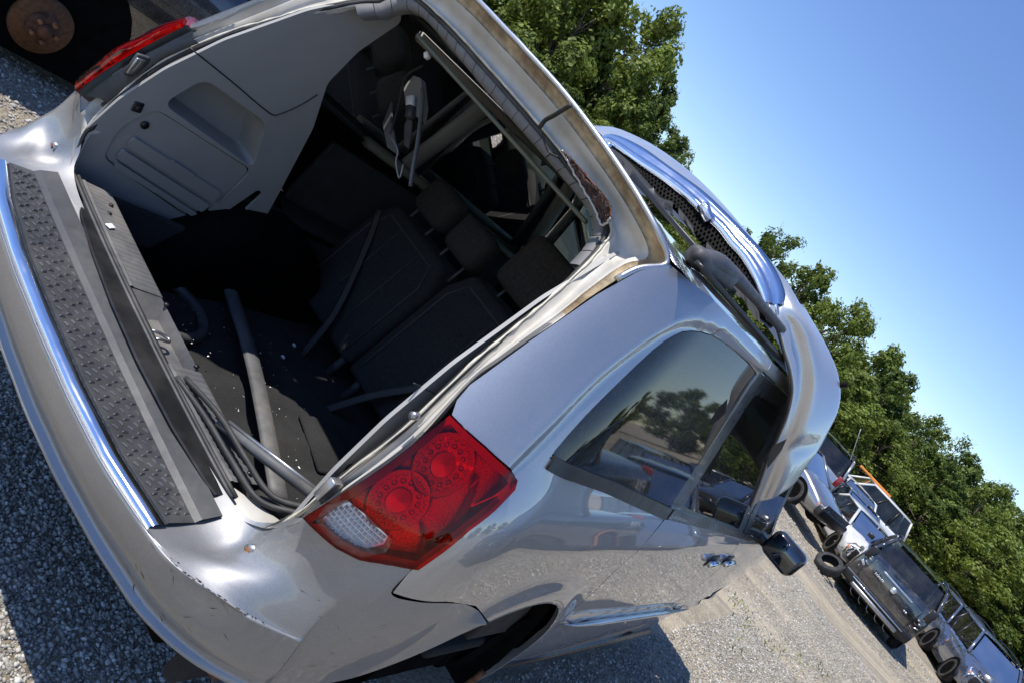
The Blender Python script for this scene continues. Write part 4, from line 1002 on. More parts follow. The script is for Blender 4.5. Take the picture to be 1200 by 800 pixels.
rbox('belt_retractor', (-.545, .98, 1.405), (.05, .03, .03), MT['plastic'], VAN, .006, 1, rot=(0, .7, 0))
tube('broken_wire', catmull([(-.53, .975, 1.30), (-.46, .97, 1.29), (-.43, .97, 1.26), (-.37, .97, 1.235), (-.40, .97, 1.275)], 4), .003, MT['trim'], VAN, 5)
tube('curtain_airbag', catmull([(-.62, .95, 1.54), (-.66, .97, 1.47), (-.62, 1.0, 1.38), (-.56, 1.0, 1.30)], 6), .005, MT['rubber'], VAN, 6)
rbox('white_clip', (-.385, .70, 1.592), (.022, .02, .018), MT['white_clip'], VAN, .004, 1, rot=(0, .5, 0))
rbox('lining_edge', (0, .66, 1.612), (.86, .02, .012), MT['beige'], VAN, .005, 1)
# dashboard and steering wheel
rbox('dashboard', (0, 3.75, .92), (1.5, .45, .30), MT['plastic'], VAN, .08, 3)
tube('steering_wheel', [(-.40+.19*math.cos(a), 3.42+.06*math.sin(a), 1.0+.18*math.sin(a)) for a in [2*math.pi*k/24 for k in range(25)]], .016, MT['plastic'], VAN, 8, cap=False)

# ============================================================ bumper cover thrown on the roof
FB = thing('front_bumper_cover', 'detached silver front bumper cover with black honeycomb grille lying across the minivan roof', 'bumper cover', (0.2, 1.6, 1.79))
def loc(p): return Vector(p)-Vector((0.2, 1.6, 1.79))
def resample(P, n):
    P = [Vector(p) for p in catmull(P, 8)]; L_ = [0]
    for a, b in zip(P, P[1:]): L_.append(L_[-1]+(b-a).length)
    out = []
    for k in range(n):
        t = L_[-1]*k/(n-1); i = next((q for q in range(len(L_)-1) if L_[q+1] >= t-1e-9), len(L_)-2)
        out.append(P[i].lerp(P[i+1], (t-L_[i])/(L_[i+1]-L_[i]+1e-9)))
    return out
left_sil = [(-.93, 1.9, 1.35), (-.90, 1.85, 1.55), (-.80, 1.80, 1.70), (-.66, 1.77, 1.78)]
left_in = [(-.86, 1.62, 1.32), (-.80, 1.58, 1.50), (-.70, 1.56, 1.64), (-.50, 1.55, 1.74)]
sil = left_sil+F_SIL
inn = left_in+F_CHO[:8]+[(.555, 1.545, 1.908)]
NA = 44
A_, B_ = resample(sil, NA), resample(inn, NA)
rows = []
for i, (a, b) in enumerate(zip(A_, B_)):
    n = Vector((.25, -.35, .75)).normalized()
    rows.append([a+Vector((0, .34, -.13)), a+Vector((0, .16, -.05)), a, a.lerp(b, .28)+n*.013, a.lerp(b, .55)+n*.016, a.lerp(b, .82)+n*.008, b, b+Vector((0, .03, -.012))])
key = [rows[-4], rows[-2]]
for inn_, cr_2, sl_ in DRAPE:
    i_, c_, s_2 = Vector(inn_), Vector(cr_2), Vector(sl_)
    key.append([s_2+Vector((-.13, .30, -.10)), s_2+Vector((-.05, .14, -.03)), s_2, s_2.lerp(c_, .45)+Vector((.012, -.012, .006)), c_+Vector((.010, -.014, .006)), c_.lerp(i_, .5)+Vector((-.004, .002, 0)), i_, i_+Vector((-.02, .035, -.005))])
tail = [catmull([k[c] for k in key], 7) for c in range(8)]
tail = [list(r) for r in zip(*tail)]
rows = rows[:-4]+tail
NS = len(rows)
for i, r in enumerate(rows):      # a shallow buckle low on the corner
    k = math.exp(-((i-(NS-17))/3.2)**2); r[4] += Vector((-.010, .006, 0))*k; r[3] += Vector((-.008, .004, .0))*k
B_ = [r[6].copy() for r in rows]
rows = [catmull([loc(q) for q in r], 3) for r in rows]
FS_ = grid('bumper_shell', rows, MT['fascia'], FB, thick=.004, flip=True)
bm = bmesh.new(); vv = [bm.verts.new(loc(p)) for p in NOTCH]; bm.faces.new(vv)
fe = from_bm('torn_notch', bm, MT['blackp'], FB); s_ = fe.modifiers.new('s', 'SOLIDIFY'); s_.thickness = .004
# raw grey edge of the shell
tube('raw_edge', [loc(p+Vector((0, -.002, 0))) for p in B_[NS-68:]], .0045, MT['plastic_worn'], FB, 6)
# chrome surround
Co, Ci = resample(F_CHO, 60), resample(F_CHI, 60)
rows = []
for i, (a, b) in enumerate(zip(Co, Ci)):
    t = i/59; n = Vector((.1, -.5, .6)).normalized(); lump = .010*math.exp(-((t-.50)/.04)**2)
    rows.append([loc(p) for p in (a+Vector((0, .01, -.004)), a+n*.010, a.lerp(b, .35)+n*.013, a.lerp(b, .45)+n*.003, a.lerp(b, .62)+n*.012, b+n*(.010+lump), b+Vector((0, .02, -.01)))])
grid('chrome_surround', rows, MT['chrome'], FB, flip=True)
p = Vector(F_CHI[5]); rbox('chrome_clip', loc(p+Vector((.01, -.01, .015))), (.07, .03, .035), MT['chrome'], FB, .004, 1, rot=(.4, .35, .1))
p = Vector(F_CHO[-1]); rbox('chrome_end', loc(p+Vector((-.02, -.01, -.02))), (.07, .02, .04), MT['chrome'], FB, .003, 1, rot=(.3, .7, 0))
p = Vector(F_CHI[0]); rbox('chrome_end', loc(p+Vector((.03, -.01, .0))), (.05, .02, .03), MT['chrome'], FB, .003, 1, rot=(.3, -.4, 0))
# black grille: net of bars between the chrome and the bracket strip
Mi = resample(F_MESH, 60); Br = resample(F_BR, 60)
vs = []; fs = []
def bar(a, b, w_, d_):
    t = (b-a).normalized(); n = Vector((.05, -.75, .6)).normalized(); s = t.cross(n).normalized()*w_; b0 = len(vs)
    for q in (a, b):
        for k in (-1, 1):
            for m in (0, 1): vs.append(q+s*k-n*d_*m)
    for f in ((0, 2, 6, 4), (1, 5, 7, 3), (0, 4, 5, 1), (2, 3, 7, 6)): fs.append(tuple(b0+x for x in f))
def gp_(s, t):
    i = min(58, int(s*59)); f = s*59-i; a = Ci[i].lerp(Ci[i+1], f); b = Mi[i].lerp(Mi[i+1], f)
    return loc(a.lerp(b, t)+Vector((0, .004, -.004)))
nx_, ny_ = 54, 4
for i in range(nx_):
    for j in range(ny_):
        s0 = (i+.5*(j % 2))/nx_; s1 = min(1, s0+.35/nx_); s2 = min(1, s0+1/nx_); t0 = j/ny_; t1 = (j+1)/ny_
        a = gp_(s0, t0+.0); b = gp_(min(1, s0+.5/nx_), t0+.25/ny_*1); c = gp_(min(1, s0+1/nx_), t0)
        bar(a, b, .0034, .012); bar(b, c, .0034, .012)
        bar(b, gp_(min(1, s0+.5/nx_), t1), .0034, .012)
G_ = mesh('grille', vs, fs, MT['mesh_black'], FB); G_['label'] = 'black honeycomb grille'; G_['kind'] = 'stuff'
grid('grille_backing', [[loc(a+Vector((0, .03, -.012))), loc(b+Vector((0, .03, -.012)))] for a, b in zip(Ci, Mi)], MT['mesh_black'], FB)
# bracket strip in three torn pieces
for a0, a1, wd in ((0, 27, 1.0), (28, 35, .8), (39, 60, 1.0)):
    R_ = []
    for i in range(a0, min(a1, 60)):
        a, b = Mi[i], Br[i]; k = wd*(1-.25*(math.sin(i*1.1) > .55))
        R_.append([loc(a+Vector((0, 0, .004))), loc(a.lerp(b, .5*k)+Vector((0, -.010, .004))), loc(a.lerp(b, k)), loc(a.lerp(b, k)+Vector((0, .012, 0)))])
    grid('grille_bracket', R_, MT['bracket'], FB, smooth=False, thick=.003, flip=True)
for i in (19, 46):
    q = loc(Mi[i].lerp(Br[i], .75)+Vector((0, -.012, .004))); rbox('bolt_tab', q, (.035, .006, .030), MT['plastic_worn'], FB, .002, 1, rot=(0, .6, 0)); tube('bolt_hole', [q+Vector((0, -.004, 0)), q+Vector((0, .001, 0))], .005, MT['blackp'], FB, 8)
rbox('upper_bracket', loc((.30, 1.36, 1.782)), (.55, .04, .02), MT['blackp'], FB, .004, 1, rot=(0, .05, 0))
rbox('foam_pad', loc((.884, 1.955, 1.822)), (.016, .05, .055), MT['mesh_black'], FB, .006, 2, rot=(0, .6, 0))
# struts of plastic that rest on the roof
for x in (-.3, .35, .62): rbox('support_rib', loc((x, 1.62, 1.80)), (.03, .20, .05), MT['blackp'], FB, .006, 1)
# ============================================================ weeds
def leafmat(name, cols, trans=.45):
    m, t, b = nodes(name); gi = N(t, 'ShaderNodeNewGeometry')
    c = ramp(t, gi.outputs['Random Per Island'], [(i/(len(cols)-1), c_) for i, c_ in enumerate(cols)])
    f = ramp(t, noise(t, .55, 3, .5), [(.35, g3(.72)), (.65, g3(1.18))])
    mm = N(t, 'ShaderNodeMix', data_type='RGBA', blend_type='MULTIPLY'); mm.inputs[0].default_value = 1
    t.links.new(c, mm.inputs[6]); t.links.new(f, mm.inputs[7])
    b.inputs['Roughness'].default_value = .55; b.inputs['Specular IOR Level'].default_value = .35
    t.links.new(mm.outputs[2], b.inputs['Base Color'])
    tr = N(t, 'ShaderNodeBsdfTranslucent'); t.links.new(mm.outputs[2], tr.inputs[0])
    mx = N(t, 'ShaderNodeMixShader'); mx.inputs[0].default_value = trans
    t.links.new(b.outputs[0], mx.inputs[1]); t.links.new(tr.outputs[0], mx.inputs[2]); t.links.new(mx.outputs[0], t.nodes['Material Output'].inputs[0])
    return m
MT['leaf_a'] = leafmat('leaves_mid', [(.100, .135, .024), (.180, .240, .044), (.265, .330, .072)])
MT['leaf_b'] = leafmat('leaves_dark', [(.060, .092, .018), (.120, .172, .032), (.190, .250, .052)])
MT['leaf_c'] = leafmat('leaves_light', [(.100, .135, .020), (.195, .255, .045), (.285, .345, .075)])
MT['bark'] = plain('bark', (.11, .085, .062), rough=.95, var=.45, scale=5, bmp=.02, bscale=14)
vs = []; fs = []
for cx_, cy_, n_ in ((.70, 9.4, 26), (.95, 8.6, 18), (1.32, 9.2, 24), (1.62, 10.0, 20), (1.15, 7.6, 14), (1.85, 11.2, 20), (.62, 11.2, 16), (1.95, 8.9, 10)):
    for k in range(n_):
        x, y = cx_+random.gauss(0, .10), cy_+random.gauss(0, .30); z = gz(x, y); a = random.uniform(0, 6.28); h_ = random.uniform(.02, .055); w_ = .005
        b0 = len(vs); lx, ly = math.cos(a)*h_*.8, math.sin(a)*h_*.8
        vs += [(x-w_, y, z), (x+w_, y, z), (x+lx*.5+w_, y+ly*.5, z+h_*.7), (x+lx, y+ly, z+h_)]; fs += [(b0, b0+1, b0+2, b0+3)]
o = mesh('weeds', vs, fs, MT['leaf_c']); o['kind'] = 'stuff'; o['label'] = 'sparse green weeds growing through the gravel beside the minivan'; o['category'] = 'weeds'
# ============================================================ trees
def crown(seed, H, R, nl, leaf, low=.12, tall=1.0):
    rg = np.random.default_rng(seed)
    nb = 34; C_ = []
    for k in range(nb):
        t = low+(1-low)*(k+.5)/nb; a = rg.uniform(0, 6.28)
        prof = math.sin(math.pi*min(1, (t*.88+.10)))**.75
        r = R*prof*rg.uniform(.35, 1.0)
        C_.append((math.cos(a)*r, math.sin(a)*r, H*(.08+.90*t), R*rg.uniform(.20, .38)*(1-.35*t)))
    C_ = np.array(C_); wgt = C_[:, 3]**2; wgt /= wgt.sum()
    ix = rg.choice(nb, nl, p=wgt); d = rg.normal(size=(nl, 3)); d /= np.linalg.norm(d, axis=1)[:, None]
    rad = C_[ix, 3]*(.55+.5*rg.random(nl)**.6)
    # finer twigs: cluster leaves round sub-centres
    sub = rg.normal(size=(nb*26, 3)); sub /= np.linalg.norm(sub, axis=1)[:, None]
    si = ix*26+rg.integers(0, 26, nl); dd = sub[si]+rg.normal(size=(nl, 3))*.20
    ctr = C_[ix, :3]+dd*rad[:, None]*np.array([1, 1, .85])
    nrm = dd/np.linalg.norm(dd, axis=1)[:, None]+rg.normal(size=(nl, 3))*.55+np.array([0, 0, .35]); nrm /= np.linalg.norm(nrm, axis=1)[:, None]
    a = np.cross(nrm, rg.normal(size=(nl, 3))); a /= np.linalg.norm(a, axis=1)[:, None]; b = np.cross(nrm, a)
    s = leaf*rg.uniform(.55, 1.3, (nl, 1))
    V = np.stack([ctr-a*s, ctr-b*s*.55+a*s*.1, ctr+a*s, ctr+b*s*.55+a*s*.1], 1).reshape(-1, 3)
    F = np.arange(nl*4).reshape(-1, 4)
    return V, F, C_
def make_tree(seed, H, R, mat, nl, leaf, low=.12):
    V, F, C_ = crown(seed, H, R, nl, leaf, low)
    cr = fast_mesh('crown', V, F, MT[mat])
    rg = random.Random(seed); vs = []; fs = []
    def limb(p, q, r0, r1):
        n = 6; d = (q-p).normalized(); a = d.cross(Vector((.3, 1, .2))).normalized(); b = d.cross(a); b0 = len(vs)
        mid = p.lerp(q, .5)+Vector((rg.uniform(-.3, .3), rg.uniform(-.3, .3), 0))
        for c, r in ((p, r0), (mid, (r0+r1)/2), (q, r1)):
            for k in range(n): vs.append(c+(a*math.cos(6.283*k/n)+b*math.sin(6.283*k/n))*r)
        for j in (0, 1):
            for k in range(n): fs.append((b0+j*n+k, b0+j*n+(k+1) % n, b0+(j+1)*n+(k+1) % n, b0+(j+1)*n+k))
    top = Vector((0, 0, H*.72)); limb(Vector((0, 0, -.3)), Vector((rg.uniform(-.2, .2), 0, H*.38)), H*.022, H*.015); limb(Vector((0, 0, H*.36)), top, H*.015, H*.005)
    for c in C_[::2]:
        t = max(.2, min(.68, c[2]/H*.75)); limb(Vector((0, 0, H*t)), Vector((c[0], c[1], c[2])), H*.006, H*.0015)
    for c in C_[::5]:
        q = Vector((c[0], c[1], c[2])); e_ = q+Vector((c[0], c[1], R)).normalized()*c[3]*1.7
        limb(q, e_, H*.0018, H*.0006)
    tk = mesh('trunk', vs, fs, MT['bark'], None, True)
    return cr.data, tk.data, cr, tk
PROTO = []
for sd, H, R, mt, nl, lf, lo in ((1, 10, 4.2, 'leaf_a', 21000, .17, .06), (2, 10, 3.9, 'leaf_b', 21000, .165, .04), (3, 10, 4.4, 'leaf_c', 19000, .16, .08), (4, 10, 3.4, 'leaf_a', 13000, .13, .05), (5, 10, 3.0, 'leaf_b', 9000, .12, .10), (6, 10, 2.6, 'leaf_c', 3200, .12, .25)):
    a, b, c, d = make_tree(sd, H, R, mt, nl, lf, lo); bpy.data.objects.remove(c); bpy.data.objects.remove(d); PROTO.append((a, b))
KIND = ['broad mid-green tree', 'dense dark green tree', 'pale yellow-green tree', 'slim mid-green tree', 'narrow dark tree', 'thin half-bare tree']
def tree(x, y, h, kind, label, sc=1.0, group='trees along the edge of the yard'):
    r = thing('tree', label, 'tree', (x, y, gz(x, y)-.1), random.uniform(0, 6.28), group)
    for nm, me in (('crown', PROTO[kind][0]), ('trunk', PROTO[kind][1])):
        o = bpy.data.objects.new(nm, me); COL.objects.link(o); o.parent = r
    r.scale = (h/10*sc, h/10*sc, h/10)
    return r
# tall group at the left, standing above the minivan's roof
TL = [(-52, 53, 15.5, 1, 1.0, 'tallest dark tree at the far left end of the treeline'), (-47, 49, 13.2, 0, 1.0, 'tall green tree right above the rear edge of the minivan roof'),
      (-42.5, 52, 14.5, 2, .9, 'tall pale tree in the left group with sky gaps near its top'), (-38.6, 48, 12.0, 0, .95, 'broad green tree in the tall left group above the bumper cover'),
      (-35.5, 51, 13.6, 2, .85, 'tall pale tree at the right end of the tall left group'), (-33.6, 54, 11.0, 1, .8, 'dark tree behind the end of the tall left group'),
      (-31.0, 50, 8.9, 3, .8, 'mid-green tree stepping down from the tall group'), (-28.0, 52, 8.2, 1, .75, 'dark tree between tall group and roof bumper cover'),
      (-25.4, 49, 7.6, 5, .8, 'small loose tree poking out behind the bumper cover top'),
      (-21.5, 51, 6.4, 0, .9, 'low bushy tree hidden mostly behind the bumper cover'), (-17.6, 50, 7.3, 1, .8, 'bushy dark tree right of the bumper cover'),
      (-15.6, 47, 7.9, 4, .9, 'narrow dark tree just right of the bumper cover'), (-13.6, 49, 8.0, 0, .75, 'mid-green tree with bare twigs beside the bumper cover'),
      (-11.6, 52, 8.0, 5, .9, 'thin half-bare tree with grey twigs against the sky'), (-10.0, 48, 7.7, 2, .8, 'pale green tree above the silver utility vehicle'),
      (-7.6, 50, 7.5, 0, .85, 'round green tree above the white wagon'), (-5.4, 47, 6.8, 1, .85, 'dark tree behind the white wagon with the amber bar'),
      (-3.2, 50, 6.6, 3, .95, 'mid-green tree above the damaged white car'), (-2.0, 53, 7.1, 5, .9, 'thin grey-green tree with dead branches near the skyline dip'),
      (-.6, 48, 6.2, 1, .9, 'dark bushy tree above the black utility vehicle'), (1.4, 50, 6.3, 2, .85, 'pale tree over the right side of the black utility vehicle'),
      (3.4, 48, 5.9, 0, .95, 'green tree above the blue-grey utility vehicle'), (5.6, 50, 6.0, 1, .9, 'dark tree at the right edge of the photo'), (8.4, 48, 6.6, 2, 1, 'pale tree just outside the right edge')]
for x, y, h, k, sc, lb in TL: tree(x, y, h, k, lb, sc)
SEENBY = ['the far left end', 'the tallest dark tree', 'the first gap in the tall group', 'the tall pale tree', 'the broad tall tree', 'the minivan roof rim', 'the roof cable', 'the left end of the bumper cover', 'the middle of the bumper cover', 'the chrome surround', 'the roof rack foot', 'the right end of the bumper cover', 'the black roof rail', 'the torn bumper corner', 'the silver utility vehicle', 'the white wagon', 'the amber light bar', 'the crushed blue-grey car', 'the damaged white car', 'the black utility vehicle', 'the blue-grey utility vehicle', 'the lower right corner']
FOOT = ['low %s bushy tree at the treeline foot behind %s' % (('dark', 'green', 'slim', 'dark', 'pale')[i % 5], SEENBY[i]) for i in range(22)]
RANK = ['%s tree in the second rank, behind %s' % (('dark', 'green', 'narrow')[i % 3], SEENBY[i]) for i in range(21)]
# lower growth that closes the foot of the treeline
for i in range(22):
    x = -56+i*3.1+random.uniform(-.6, .6)
    tree(x, 44.5+random.uniform(-1.2, 1.5), random.uniform(3.6, 5.0), (1, 0, 3, 1, 2)[i % 5], FOOT[i], 1.5, group='low bushes at the foot of the treeline')
for i in range(21):
    tree(-60+i*3.3+random.uniform(-.8, .8), 59+random.uniform(-1.5, 1.5), (9.5 if i < 9 else 6.4)+random.uniform(-.6, .6), (1, 0, 4)[i % 3], RANK[i], 1.1, group='second rank of trees')
# trees round the rest of the yard, mirrored in the paint
for x, y, h, k in ((22, 98, 7, 0), (31, 96, 8, 1), (40, 92, 7, 2), (50, 86, 8, 0), (60, 78, 7, 1), (68, 68, 8, 2), (75, 57, 7, 0), (80, 45, 8, 1), (84, 32, 7, 0), (86, 18, 8, 1), (86, 4, 7, 2), (84, -10, 8, 0), 
                   (-62, 46, 14, 1), (-64, 34, 13, 0), (-62, 22, 12, 1), (-60, 10, 12, 2), (-58, -4, 12, 1)):
    tree(x, y, h, k, '%s far %s of the minivan, outside the photo' % (('broad tree', 'dark tree', 'pale tree')[k], ('right' if x > 0 else 'left')), 1.9, group='trees round the rest of the yard')

# ============================================================ other vehicles
PAINTS = {}
def cp(name, col, metal=.7, rough=.25):
    if name not in PAINTS: PAINTS[name] = car_paint(name, col, metal, rough, dust=.5, coat=.8)
    return PAINTS[name]
def wheel_mesh(parent, c, r, w_, side, rim=True):
    o = bpy.data.objects.new('wheel', None); COL.objects.link(o); o.parent = parent; o.location = c
    R_ = []
    for a in range(25):
        th = 2*math.pi*a/24; cs, sn = math.cos(th), math.sin(th)
        R_.append([Vector((x, rr*cs, rr*sn)) for x, rr in ((-w_/2, r*.62), (-w_/2, r*.92), (-w_*.36, r), (w_*.36, r), (w_/2, r*.92), (w_/2, r*.66), (w_*.30, r*.62))])
    grid('tyre', R_, MT['tyre'], o, flip=False)
    if rim:
        vs = []; fs = []; k = side
        for s in range(5):
            th = 2*math.pi*s/5; b0 = len(vs)
            for rr, hw in ((.05, .05), (r*.62, .035)):
                for q in (-1, 1):
                    for xx in (w_*.36, w_*.16): vs.append((k*xx, rr*math.cos(th)-q*hw*math.sin(th), rr*math.sin(th)+q*hw*math.cos(th)))
            fs += [(b0, b0+2, b0+6, b0+4), (b0, b0+4, b0+5, b0+1), (b0+2, b0+3, b0+7, b0+6)]
        n = 24; b0 = len(vs)
        for rr, xx in ((r*.66, w_*.46), (r*.60, w_*.42), (r*.58, -w_*.1)):
            for s in range(n): vs.append((k*xx, rr*math.cos(2*math.pi*s/n), rr*math.sin(2*math.pi*s/n)))
        for j in (0, 1):
            for s in range(n): fs.append((b0+j*n+s, b0+j*n+(s+1) % n, b0+(j+1)*n+(s+1) % n, b0+(j+1)*n+s))
        b0 = len(vs)
        for s in range(12): vs.append((k*w_*.38, .07*math.cos(2*math.pi*s/12), .07*math.sin(2*math.pi*s/12)))
        fs.append(tuple(range(b0, b0+12)))
        mesh('rim', vs, fs, MT['alloy'], o)
        b0 = 0; mesh('brake_disc', [(k*w_*.0, r*.56*math.cos(2*math.pi*s/20), r*.56*math.sin(2*math.pi*s/20)) for s in range(20)], [tuple(range(20))], MT['rustdark'], o)
    return o
def vehicle(name, label, cat, loc, rz, paint, L=4.7, Wd=1.85, H=1.75, belt=1.05, kind='suv', hood=1.15, crumple=0, group=None, wheels=(1, 1, 1, 1), rack=False, seed=1, bumper=None, nowin=False, tail='tail_dim', lamps='lamp_clear', cladding=None, tilt=0):
    """local +y is the front; origin on the ground under the middle"""
    rg = random.Random(seed)
    V_ = thing(name, label, cat, loc, rz, group)
    if tilt: V_.rotation_euler = (tilt, 0, rz)
    wr = .355 if kind != 'sedan' else .325; wb = L*.58; fy, ry = wb/2+.12, -wb/2+.02; y0, y1 = -L/2, L/2
    hy = y1-hood
    if kind == 'sedan': prof = [(y0, .52, .88, .90), (y0+.10, .36, .97, .95), (y0+.55, .26, belt-.02, .99), (y0+1.3, .22, belt, 1), (0, .20, belt, 1), (hy, .20, belt-.02, 1), (hy+hood*.5, .22, belt-.14, .98), (y1-.18, .28, belt-.26, .93), (y1-.03, .40, belt-.36, .86), (y1, .52, belt-.42, .80)]
    elif kind == 'pickup': prof = [(y0, .55, 1.18, .97), (y0+.06, .48, 1.22, .99), (y0+.6, .42, 1.22, 1), (0, .38, 1.20, 1), (hy, .38, belt+.06, 1), (hy+hood*.5, .40, belt+.02, .99), (y1-.15, .45, belt-.05, .96), (y1, .55, belt-.15, .90)]
    else: prof = [(y0, .50, .98, .93), (y0+.06, .38, belt+.02, .97), (y0+.30, .30, belt+.02, .995), (y0+1.1, .26, belt, 1), (0, .24, belt, 1), (hy, .24, belt-.02, 1), (hy+hood*.5, .28, belt-.08, .98), (y1-.22, .32, belt-.16, .94), (y1-.04, .42, belt-.26, .88), (y1, .55, belt-.36, .82)]
    hw = Wd/2; P_ = catmull([(p[0], p[1], p[2]) for p in prof], 5); Q_ = catmull([(p[0], p[3], 0) for p in prof], 5)
    rows = []
    for p, q in zip(P_, Q_):
        y, zb, zt, k = p.x, p.y, p.z, q.y; w_ = hw*k; r = []
        for s in ((-.0, zb), (-.80, zb), (-.95, zb+.06), (-1.0, zb+.22), (-1.0, zb+(zt-zb)*.62), (-.985, zt-.10), (-.94, zt-.02), (-.80, zt+.02), (-.45, zt+.045), (0, zt+.055)): r.append([s[0]*w_, y, s[1]])
        r = r+[[-a, b, c] for a, b, c in r[-2::-1]]
        for v in r:
            if crumple and y > y1-1.1:
                f = crumple*min(1, (y-(y1-1.1))/.6); v[0] += rg.uniform(-.07, .07)*f; v[1] += rg.uniform(-.28, .05)*f; v[2] += rg.uniform(-.10, .08)*f
            # wheel arches pressed in
        rows.append([Vector(v) for v in r])
    B_ = grid('body', rows, paint, V_, flip=True)
    for yy, rv in ((y0, rows[0]), (y1, rows[-1])):
        mesh('end_panel', rv, [tuple(range(len(rv)))], paint, V_)
    # arches
    for wy in (fy, ry):
        for s in (-1, 1):
            cyl = [(s*x, wy+(wr+.07)*math.cos(a), wr+(wr+.07)*math.sin(a)) for x in (hw*1.004,) for a in [math.pi*k/14 for k in range(15)]]
            mesh('arch', cyl+[(s*hw*1.004, wy-(wr+.07), .12), (s*hw*1.004, wy+(wr+.07), .12)], [tuple(range(17))], MT['dark'], V_)
    for k, (s, wy) in enumerate(((-1, fy), (1, fy), (-1, ry), (1, ry))):
        if wheels[k]: wheel_mesh(V_, (s*(hw-.10), wy, wr), wr, .22, s)
    # cabin
    if kind == 'sedan': st = [(y0+.75, y0+1.35), (hy+.05, hy-.75)]
    elif kind == 'pickup': st = [(y0+2.05, y0+2.20), (hy+.10, hy-.55)]
    else: st = [(y0+.10, y0+.42), (hy+.12, hy-.72)]
    (rb, rt), (fb, ft) = st; zt = H; zb = belt-.02; wb_, wt_ = hw*.94, hw*.74
    vs = [(-wb_, rb, zb), (wb_, rb, zb), (wb_, fb, zb), (-wb_, fb, zb), (-wt_, rt, zt-.05), (wt_, rt, zt-.05), (wt_, ft, zt-.04), (-wt_, ft, zt-.04)]
    rows = []
    for t in (0, .12, .5, .88, 1):
        y = rt+(ft-rt)*t; k = .05*math.sin(math.pi*t)
        rows.append([Vector((wt_*s, y+(0 if 0 < t < 1 else (-.03 if t == 0 else .06)*(1-s*s)), zt-.05+k*.6+.05*(1-s**4))) for s in (-1, -.8, -.4, 0, .4, .8, 1)])
    grid('roof', rows, paint, V_, flip=False)
    pil = [(0, 4), (1, 5), (2, 6), (3, 7)]
    for a, b in pil:
        tube('pillar', [vs[a], vs[b]], .045, paint, V_, 6)
    for s, (a, b, c, d) in ((-1, (0, 3, 7, 4)), (1, (1, 2, 6, 5))):
        A, B, C_, D = (Vector(vs[i]) for i in (a, b, c, d))
        cuts = (.0, .30, .62, 1.0) if kind in ('suv', 'van') else (0, .5, 1.0)
        for i in range(len(cuts)-1):
            q0, q1 = cuts[i]+.025, cuts[i+1]-.025
            pts = [A.lerp(B, q0).lerp(D.lerp(C_, q0), .06), A.lerp(B, q1).lerp(D.lerp(C_, q1), .06), A.lerp(B, q1).lerp(D.lerp(C_, q1), .93), A.lerp(B, q0).lerp(D.lerp(C_, q0), .93)]
            pts = [p+Vector((s*.012, 0, 0)) for p in pts]
            if not nowin: mesh('side_window', pts, [(0, 1, 2, 3)] if s > 0 else [(3, 2, 1, 0)], MT['glass_car'], V_)
            if i: tube('door_pillar', [A.lerp(B, cuts[i]), D.lerp(C_, cuts[i])], .035, MT['blackp'], V_, 6)
        tube('roof_rim', [D, C_], .035, paint, V_, 6)
    for nm, (a, b, c, d), yo in (('rear_window', (0, 1, 5, 4), -.015), ('windscreen', (2, 3, 7, 6), .015)):
        A, B, C_, D = (Vector(vs[i]) for i in (a, b, c, d)); R_ = []
        for t in (.05, .35, .65, .93):
            l_, r_ = A.lerp(D, t), B.lerp(C_, t); R_.append([l_.lerp(r_, s)+Vector((0, yo*3.5*(1-(2*s-1)**2)+yo, 0)) for s in (.05, .2, .4, .6, .8, .95)])
        if nm == 'windscreen' or kind != 'pickup' or 1: grid(nm, R_, MT['glass_car'], V_)
    rbox('cabin_floor', (0, (rb+fb)/2, zb-.05), (wb_*1.9, abs(fb-rb)*.96, .04), MT['dark'], V_, 0)
    for s in (-.4, .4):
        rbox('seat', (s*hw, ft-.55 if kind != 'sedan' else ft-.35, belt+.12), (.42, .14, .46), MT['fabric'], V_, .05, 2)
    rbox('dashboard', (0, fb-.35, belt), (wb_*1.7, .35, .16), MT['plastic'], V_, .04, 1)
    # mirrors, bumpers, lamps
    for s in (-1, 1):
        rbox('mirror', (s*(hw+.10), fb-.42, belt+.06), (.18, .09, .13), MT['blackp'], V_, .03, 2)
        hl = rbox('headlight', (s*hw*.66, y1-.10, belt-.32 if kind != 'sedan' else belt-.38), (hw*.42, .14, .16), MT[lamps], V_, .04, 2, rot=(0, 0, -s*.35))
        rbox('indicator', (s*hw*.86, y1-.17, belt-.32 if kind != 'sedan' else belt-.38), (.09, .10, .12), MT['lamp_amber'], V_, .02, 1, rot=(0, 0, -s*.35))
        rbox('tail_light', (s*hw*.86, y0+.06, belt-.12 if kind != 'suv' else belt-.02), (.17, .14, .34 if kind != 'sedan' else .16), MT[tail], V_, .03, 2)
        rbox('rocker', (s*hw*.97, 0, .27 if kind != 'pickup' else .42), (.05, wb-.9, .10), MT['blackp'], V_, .015, 1)
        if rack: tube('roof_rack', catmull([(s*wt_*.92, rt+.12, zt), (s*wt_*.92, rt+.3, zt+.06), (s*wt_*.92, (rt+ft)/2, zt+.085), (s*wt_*.92, ft-.3, zt+.05), (s*wt_*.92, ft-.12, zt)], 4), .018, MT['blackp'], V_, 6)
    bm_ = MT['blackp'] if bumper is None else bumper
    rbox('rear_bumper', (0, y0-.02, .52), (Wd*.96, .20, .24), bm_, V_, .05, 3)
    if not crumple: rbox('front_bumper', (0, y1-.04, .48), (Wd*.92, .20, .26), bm_, V_, .06, 3)
    rbox('grille', (0, y1-.01, belt-.42), (hw*(1.5 if crumple else .9), .08, .34 if crumple else .16), MT['blackp'], V_, .02, 2)
    rbox('underbody', (0, 0, .30), (Wd*.8, L*.86, .14), MT['dark'], V_, .02, 1)
